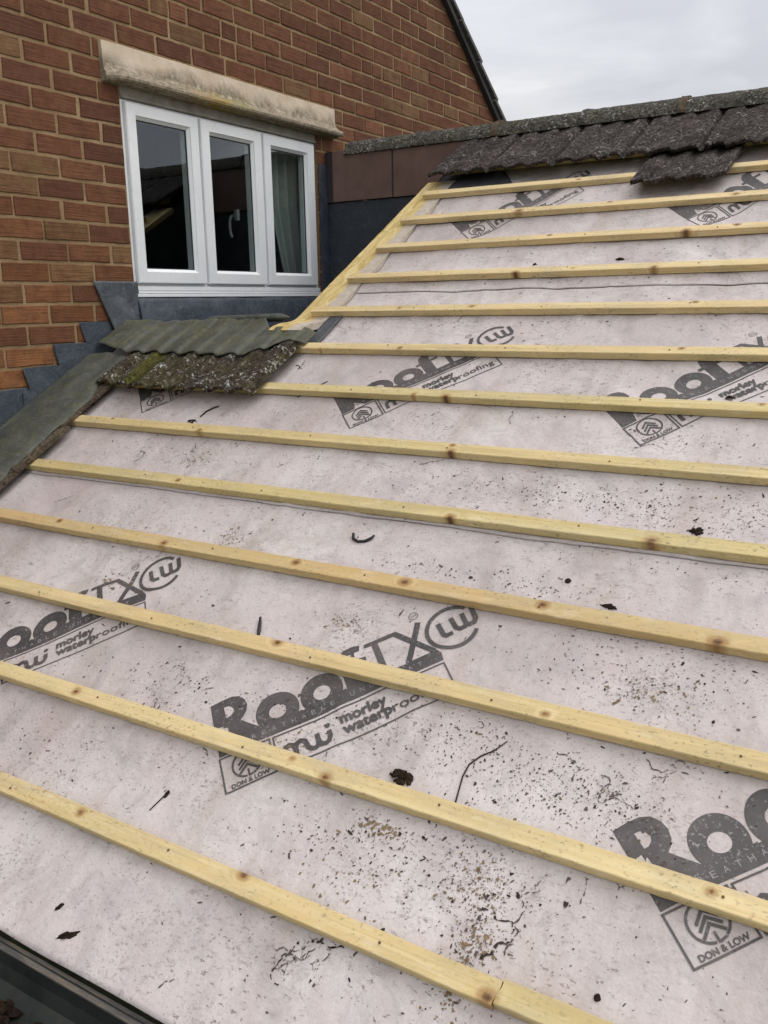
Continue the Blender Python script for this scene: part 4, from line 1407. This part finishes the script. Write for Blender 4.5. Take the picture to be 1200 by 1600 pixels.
# profile in (y,z): back lip, trough, front lip
prof = [(0.030, -0.006), (0.021, -0.004), (0.016, -0.010), (0.014, -0.042), (0.004, -0.066), (-0.020, -0.084), (-0.055, -0.088), (-0.086, -0.074), (-0.100, -0.045), (-0.104, -0.008), (-0.112, -0.004), (-0.113, -0.014)]
gm = MB()
gxs = lin(XW+0.02, XR, 90)
gm.slab(lambda u, v: (u+0.5, prof[int(v)][0]+0.03+0.001*nz(u*3, v), prof[int(v)][1]+0.03+0.0012*nz(u*2.2, v)), lambda u, v: (u+0.5, prof[int(v)][0]+0.03+0.0015, prof[int(v)][1]+0.03-0.0025), gxs, list(range(len(prof))))
gm.build('trough', m_gut, gt, smooth=False)
lpm = MB()
lpm.slab(lambda u, v: (u+0.5, 0.030+0.03-v*0.019, -0.0035+0.03-0.003*v+0.0012*nz(u*9, v*3)), lambda u, v: (u+0.5, 0.030+0.03-v*0.019, -0.007+0.03-0.003*v), gxs, [0, .33, .66, 1])
lpm.build('back_lip', m_lip, gt)
# moss and grit lying in the gutter
mg = MB()
rnd = random.Random(12)
for i in range(260):
    x = rnd.uniform(XW+0.1, 0.2) if i > 120 else rnd.gauss(-1.36, 0.10)
    y = rnd.gauss(-0.055, 0.016); r = rnd.uniform(.004, .013)
    zb = -0.085+0.004*rnd.random()
    b = len(mg.v); n = 7
    for ring, (rr, zz) in enumerate(((1.0, 0.0), (0.8, 0.5), (0.35, 0.85))):
        for q in range(n):
            a = 2*pi*q/n+ring*0.4
            k_ = r*rr*rnd.uniform(.6, 1.3)
            mg.v.append((x+k_*cos(a)*1.4+0.5, y+k_*sin(a)+0.03, zb+r*zz*rnd.uniform(.7, 1.3)+0.03))
    for ring in range(2):
        for q in range(n):
            mg.f.append((b+ring*n+q, b+ring*n+(q+1) % n, b+(ring+1)*n+(q+1) % n, b+(ring+1)*n+q)); mg.m.append(0)
    mg.f.append(tuple(b+2*n+q for q in range(n))); mg.m.append(0)
mgo = mg.build('gutter_moss', m_moss)
tag(mgo, 'dark moss and grit lying in the gutter', 'moss', kind='stuff')
mgo.location = gt.location

# =================================================================== debris on the sheets
def lump(name, x, s, rx, rs, rh, mat, label, cat, seed, group=None, spikes=0.5, rotz=0.0):
    rnd = random.Random(seed)
    bm = bmesh.new()
    bmesh.ops.create_icosphere(bm, subdivisions=3, radius=1.0)
    for v in bm.verts:
        p = v.co.copy()
        k_ = 1+spikes*nz(p.x*1.9+seed, p.y*1.9, p.z*1.9)+spikes*0.6*nz(p.x*5+seed, p.y*5, p.z*5)+spikes*.4*nz(p.x*11, p.y*11+seed, p.z*11)
        v.co = Vector((p.x*rx*k_, p.y*rs*k_, max(-0.15, p.z)*rh*k_))
    me = bpy.data.meshes.new(name); bm.to_mesh(me); bm.free(); me.materials.append(mat)
    o = bpy.data.objects.new(name, me); link(o)
    o.location = RP(x, s, memb_h(x, s)+0.001)
    o.rotation_euler = (Matrix.Rotation(TH, 4, 'X') @ Matrix.Rotation(rotz, 4, 'Z')).to_euler()
    return tag(o, label, cat, group)
def clump(name, x, s, rx, rs, rh, mat, label, cat, seed, n=26):
    rnd = random.Random(seed)
    bm = bmesh.new()
    for i in range(n):
        a = rnd.uniform(0, 2*pi); d = sqrt(rnd.random())
        cx, cy = rx*d*cos(a), rs*d*sin(a)
        r = rnd.uniform(.22, .42)*min(rx, rs)
        bz = rh*(1-d*d)*rnd.uniform(.2, 1)
        g0 = bmesh.ops.create_icosphere(bm, subdivisions=2, radius=1.0)
        sx, sy, sz = r*rnd.uniform(.7, 1.9), r*rnd.uniform(.6, 1.2), r*rnd.uniform(.5, .9)
        ca = rnd.uniform(0, pi)
        for v in g0['verts']:
            p = v.co.copy(); k_ = 1+.55*nz(p.x*2.5+i*7, p.y*2.5, p.z*2.5)
            p = Vector((p.x*sx*k_, p.y*sy*k_, p.z*sz*k_))
            v.co = Vector((cx+p.x*cos(ca)-p.y*sin(ca), cy+p.x*sin(ca)+p.y*cos(ca), max(-.001, bz*.7+p.z)))
    me = bpy.data.meshes.new(name); bm.to_mesh(me); bm.free(); me.materials.append(mat)
    o = bpy.data.objects.new(name, me); link(o)
    o.location = RP(x, s, memb_h(x, s)+0.001); o.rotation_euler = RROT
    return tag(o, label, cat)
clump('moss_clump', -0.773, 0.562, .024, .013, .014, m_moss, 'dark moss clump lying just above the second batten, right of the large print', 'moss clump', 1, n=40)
clump('moss_clump', -0.404, 1.322, .012, .011, .010, m_dirt, 'black dirt clump against the upper side of the fifth batten', 'dirt clump', 2)
clump('moss_clump', -0.437, 1.83, .010, .006, .006, m_dirt, 'small black clump on the print beside the seventh batten', 'dirt clump', 3)
lump('pebble', -0.633, 1.123, .0065, .0065, .005, m_dirt, 'round black pebble on clear underlay above the orange batten', 'pebble', 4, spikes=0.25)
lump('bark_flake', -1.232, 0.076, .020, .0055, .004, m_moss, 'long brown bark flake lying near the gutter lip', 'bark flake', 5, spikes=0.7, rotz=.55)
lump('bark_flake', -1.293, 0.111, .009, .004, .004, m_moss, 'short brown bark flake a little above the gutter at bottom left', 'bark flake', 6, spikes=0.6, rotz=1.1)
lump('dirt_crumb', -0.526, 1.067, .013, .005, .004, m_dirt, 'flat black crumb against the top edge of the orange batten', 'dirt crumb', 7, spikes=0.8)
lump('dirt_crumb', -0.318, 0.322, .005, .005, .004, m_dirt, 'round black crumb below the tree emblem at bottom right', 'dirt crumb', 8, spikes=0.4)
lump('dirt_crumb', -1.233, 0.378, .004, .008, .003, m_dirt, 'small dark crumb left of the tree emblem of the large print', 'dirt crumb', 9, spikes=0.5)
clump('moss_clump', -2.105, 1.573, .020, .008, .007, m_moss, 'dark moss clump above the batten under the mossy tiles', 'moss clump', 10)
clump('moss_clump', -2.672, 1.622, .030, .016, .014, m_moss, 'blackish moss lump by the lead at the foot of the leftover tiles', 'moss clump', 11)
lump('dirt_crumb', -1.255, 2.601, .007, .005, .004, m_dirt, 'black crumb high on the roof above the tenth batten, left one', 'dirt crumb', 12, spikes=0.6)
lump('dirt_crumb', -0.956, 2.631, .012, .006, .005, m_dirt, 'black crumb high on the roof above the tenth batten, right one', 'dirt crumb', 13, spikes=0.8)

def strip(name, pts, r, mat, label, cat, hoff=0.002):
    "round twig / rubber strip through roof points"
    mb = MB()
    P = [Vector((x, s, memb_h(x, s)+hoff+h)) for (x, s, h) in pts]
    x0, s0 = pts[0][0], pts[0][1]
    n = 7
    for i, p in enumerate(P):
        t_ = (P[min(i+1, len(P)-1)]-P[max(i-1, 0)]).normalized()
        a = Vector((0, 0, 1)); bnorm = t_.cross(a).normalized(); a = bnorm.cross(t_)
        rr = r*(1-0.45*abs(i/(len(P)-1)-0.4))*(1+.25*nz(i*.9, r*900))
        for q in range(n):
            an = 2*pi*q/n
            w = p+bnorm*(rr*cos(an))+a*(rr*sin(an))
            mb.v.append((w.x-x0, w.y-s0, w.z))
    for i in range(len(P)-1):
        for q in range(n):
            mb.f.append((i*n+q, i*n+(q+1) % n, (i+1)*n+(q+1) % n, (i+1)*n+q)); mb.m.append(0)
    mb.f.append(tuple(reversed(range(n)))); mb.m.append(0)
    mb.f.append(tuple((len(P)-1)*n+q for q in range(n))); mb.m.append(0)
    o = mb.build(name, mat, None, RP(x0, s0), RROT, smooth=True)
    return tag(o, label, cat)
strip('rubber_strip', [(-1.222, 1.166, .004), (-1.214, 1.150, .002), (-1.196, 1.143, .001), (-1.178, 1.148, .001), (-1.163, 1.160, .004), (-1.158, 1.168, .007)], .0042, m_rubber, 'curled black rubber strip lying between the orange batten and the lap seam', 'rubber strip')
strip('rubber_strip', [(-1.280, 0.796, .001), (-1.288, 0.811, .002), (-1.298, 0.829, .003), (-1.309, 0.848, .005)], .0048, m_rubber, 'short upright black strip standing against the third batten', 'rubber strip')
strip('twig', [(-.650, .545, 0), (-.655, .572, 0), (-.660, .600, 0), (-.659, .628, 0), (-.645, .652, 0), (-.626, .670, 0), (-.608, .696, .001)], .0016, m_twig, 'thin bent twig on the underlay right of the moss clump', 'twig')
strip('twig', [(-2.09, 1.60, 0), (-2.085, 1.63, .001), (-2.065, 1.655, .002), (-2.05, 1.66, .003)], .0026, m_twig, 'bent twig rising from the moss clump below the mossy tiles', 'twig')
strip('twig', [(-1.765, 1.735, 0), (-1.72, 1.80, 0), (-1.70, 1.83, 0)], .0018, m_twig, 'straight thin twig right of the leftover mossy tiles', 'twig')
strip('twig', [(-1.245, .335, 0), (-1.238, .362, 0), (-1.233, .385, 0)], .0013, m_twig, 'tiny straight twig above the lowest batten', 'twig')

# scattered crumbs and stains: flat irregular flakes and worm-like trails
ds = MB()
rnd = random.Random(21)
CL = [(-.455, .641, .09, .035, 260), (-.553, .433, .05, .04, 120), (-.53, .323, .025, .05, 170), (-.752, .451, .10, .035, 120), (-.5, .6, .12, .04, 220),
      (-.495, 1.414, .16, .03, 170), (-.367, 1.348, .10, .02, 90), (-.618, 1.372, .14, .03, 160), (-.699, .68, .12, .035, 200), (-.80, .40, .13, .03, 150),
      (-1.087, .632, .08, .03, 70), (-.991, 1.085, .05, .02, 50), (-.709, 1.097, .10, .025, 110), (-.464, .902, .12, .04, 130), (-.335, 1.194, .2, .02, 60),
      (-1.0, 1.40, .22, .03, 120), (-2.02, 1.466, .2, .025, 60), (-1.473, .617, .13, .03, 110), (-2.286, 1.266, .15, .03, 40), (-1.682, 2.213, .12, .03, 80),
      (-1.234, 2.209, .2, .03, 120), (-.891, 2.283, .2, .05, 90), (-1.405, .561, .03, .015, 50), (-.369, .38, .12, .05, 60), (-.394, .873, .1, .03, 60),
      (-.7, 1.95, .3, .04, 110), (-.35, 1.65, .15, .03, 50), (-.25, .973, .1, .03, 60), (-.944, .64, .2, .02, 70), (-1.5, 1.18, .4, .02, 40), (-1.2, 2.48, .4, .02, 60),
      (-.6, 2.48, .3, .02, 60), (-.9, 2.65, .4, .04, 60), (-1.85, 2.5, .05, .15, 40), (-1.1, 1.70, .4, .04, 70), (-1.3, 1.43, .3, .03, 60), (-1.9, 1.10, .3, .04, 50),
      (-.78, .20, .1, .03, 26), (-.35, .14, .2, .08, 60), (-1.6, .35, .2, .05, 60), (.3, .8, .5, .3, 200), (.3, 1.9, .5, .4, 200), (.3, 2.9, .5, .3, 120)]
def flake(x, s, r, asp, ang, m):
    n = rnd.choice((5, 6, 7))
    b = len(ds.v)
    ca, sa = cos(ang), sin(ang)
    for q in range(n):
        a = 2*pi*q/n; k_ = r*rnd.uniform(.35, 1.45)
        u, v = k_*cos(a)*asp, k_*sin(a)/asp**.3
        X, S_ = x+u*ca-v*sa, s+u*sa+v*ca
        ds.v.append((X, S_, memb_h(X, S_)+0.0013))
    ds.v.append((x, s, memb_h(x, s)+0.0013+min(0.0008, r*0.25)))
    for q in range(n):
        ds.f.append((b+q, b+(q+1) % n, b+n)); ds.m.append(m)
def ok(x, s):
    k_ = s/GA; fr = (k_-math.floor(k_))*GA
    return (s > 0.045 and (fr > BW+0.004 or s < GA*0.95) and (x > -2.57 if s < 2.1 else x > -1.90) and s < 3.3)
for (cx, cs_, sx, ss_, n) in CL:
    for _ in range(int(n*1.5)):
        x, s = rnd.gauss(cx, sx), rnd.gauss(cs_, ss_)
        if not ok(x, s): continue
        r = min(.0042, .0006+rnd.expovariate(1/.00055))
        flake(x, s, r, rnd.choice((1, 1, 1.3, 1.6, 2.3)), rnd.gauss(0.5, 0.9), rnd.choice((0, 0, 2, 2, 2)) if rnd.random() < .93 else 1)
for _ in range(3200):
    x, s = rnd.uniform(-2.6, 1.2), rnd.uniform(.05, 3.3)
    if ok(x, s): flake(x, s, min(.004, .0006+rnd.expovariate(1/.0006)), rnd.choice((1, 1.5, 2.5)), rnd.uniform(0, 3), rnd.choice((0, 2, 2)))
# ochre grit patches
for (cx, cs_, sx, ss_, n) in ((-1.088, .891, .03, .02, 90), (-.394, .873, .05, .02, 60), (-.518, .30, .015, .05, 160), (-.56, .42, .03, .03, 90), (-1.58, 1.086, .02, .02, 60), (-1.85, .856, .03, .02, 60), (-.80, .335, .05, .03, 50), (-1.95, 1.38, .04, .02, 60), (-1.03, .555, .02, .015, 40), (-.76, .455, .03, .01, 70)):
    for _ in range(int(n*1.8)):
        x, s = rnd.gauss(cx, sx), rnd.gauss(cs_, ss_)
        if ok(x, s): flake(x, s, min(.0042, .0007+rnd.expovariate(1/.0007)), rnd.choice((1, 1.5)), rnd.uniform(0, 3), 1)
# thin root-like trails
def trail(x, s, ang, L, w, branch=0.12, depth=0):
    step = 0.0045; n = int(L/step)
    pL = []
    for i in range(n):
        if not ok(x, s): break
        ww = w*(1-0.6*i/n)*rnd.uniform(.25, 1.5)
        pL.append((x, s, ww, ang))
        ang += rnd.gauss(0, 0.45)
        x += step*cos(ang); s += step*sin(ang)
        if depth < 2 and rnd.random() < branch: trail(x, s, ang+rnd.choice((-.9, .9)), L*0.45, w*.7, branch, depth+1)
    b = len(ds.v)
    for (x_, s_, ww, an) in pL:
        nx_, ny_ = -sin(an), cos(an)
        for sg in (1, -1):
            X, S_ = x_+nx_*ww*sg, s_+ny_*ww*sg
            ds.v.append((X, S_, memb_h(X, S_)+0.0014))
    for i in range(len(pL)-1):
        if rnd.random() < 0.72:
            ds.f.append((b+2*i+1, b+2*i+3, b+2*i+2, b+2*i)); ds.m.append(0 if depth == 0 and w > .0013 else 2)
TR = [(-.80, .225, 3.6, .10, .0018), (-.78, .235, .1, .09, .0022), (-.82, .19, 1.0, .09, .0014), (-.72, .245, 2.9, .12, .0016), (-.70, .24, .4, .05, .0014),
      (-.42, .68, .4, .12, .0012), (-.36, .735, -.3, .10, .0013), (-.28, .72, 2.6, .09, .0010), (-.52, .70, -.8, .08, .0010), (-.50, .31, 1.7, .10, .0028), (-.51, .27, 1.5, .09, .003), (-.53, .38, 1.2, .08, .002),
      (-.33, .47, 2.8, .08, .0010), (-.38, .44, 2.2, .06, .0010), (-.95, .57, -.7, .06, .0012), (-1.45, .66, .7, .10, .0010), (-1.25, .76, -.5, .05, .0010), (-1.22, .77, .2, .04, .0012), (-.47, .41, .6, .06, .0012),
      (-1.17, 1.46, .1, .06, .0012), (-1.0, 1.72, .2, .07, .0012), (-1.05, 2.24, .1, .1, .0015), (-1.4, 2.20, .15, .12, .0014), (-.62, 1.60, .15, .09, .0012), (-2.2, 1.40, .9, .08, .0016), (-2.0, 1.42, .8, .07, .0014), (-1.9, 1.92, .9, .06, .0018), (-1.87, 1.90, .6, .06, .0018),
      (-.40, .27, 1.0, .05, .0010), (-1.5, .40, 1.8, .04, .0016), (-1.0, .07, 1.2, .04, .0012), (-.62, .16, .9, .03, .0010), (-1.2, .48, 1.5, .05, .001), (-.68, .72, .1, .04, .0010), (-.55, 1.88, .1, .05, .001), (-2.35, 1.12, .6, .08, .001), (-1.62, 1.39, .9, .05, .0012)]
for (x, s, an, L, w) in TR:
    trail(x, s, an, L, w)
dob = ds.build('scattered_dirt', [m_dirt_d, m_tan, m_dirt_soft], None, (0, 0, 0), RROT)
tag(dob, 'fine crumbs, grit and rootlets strewn over the underlay', 'dirt', kind='stuff')
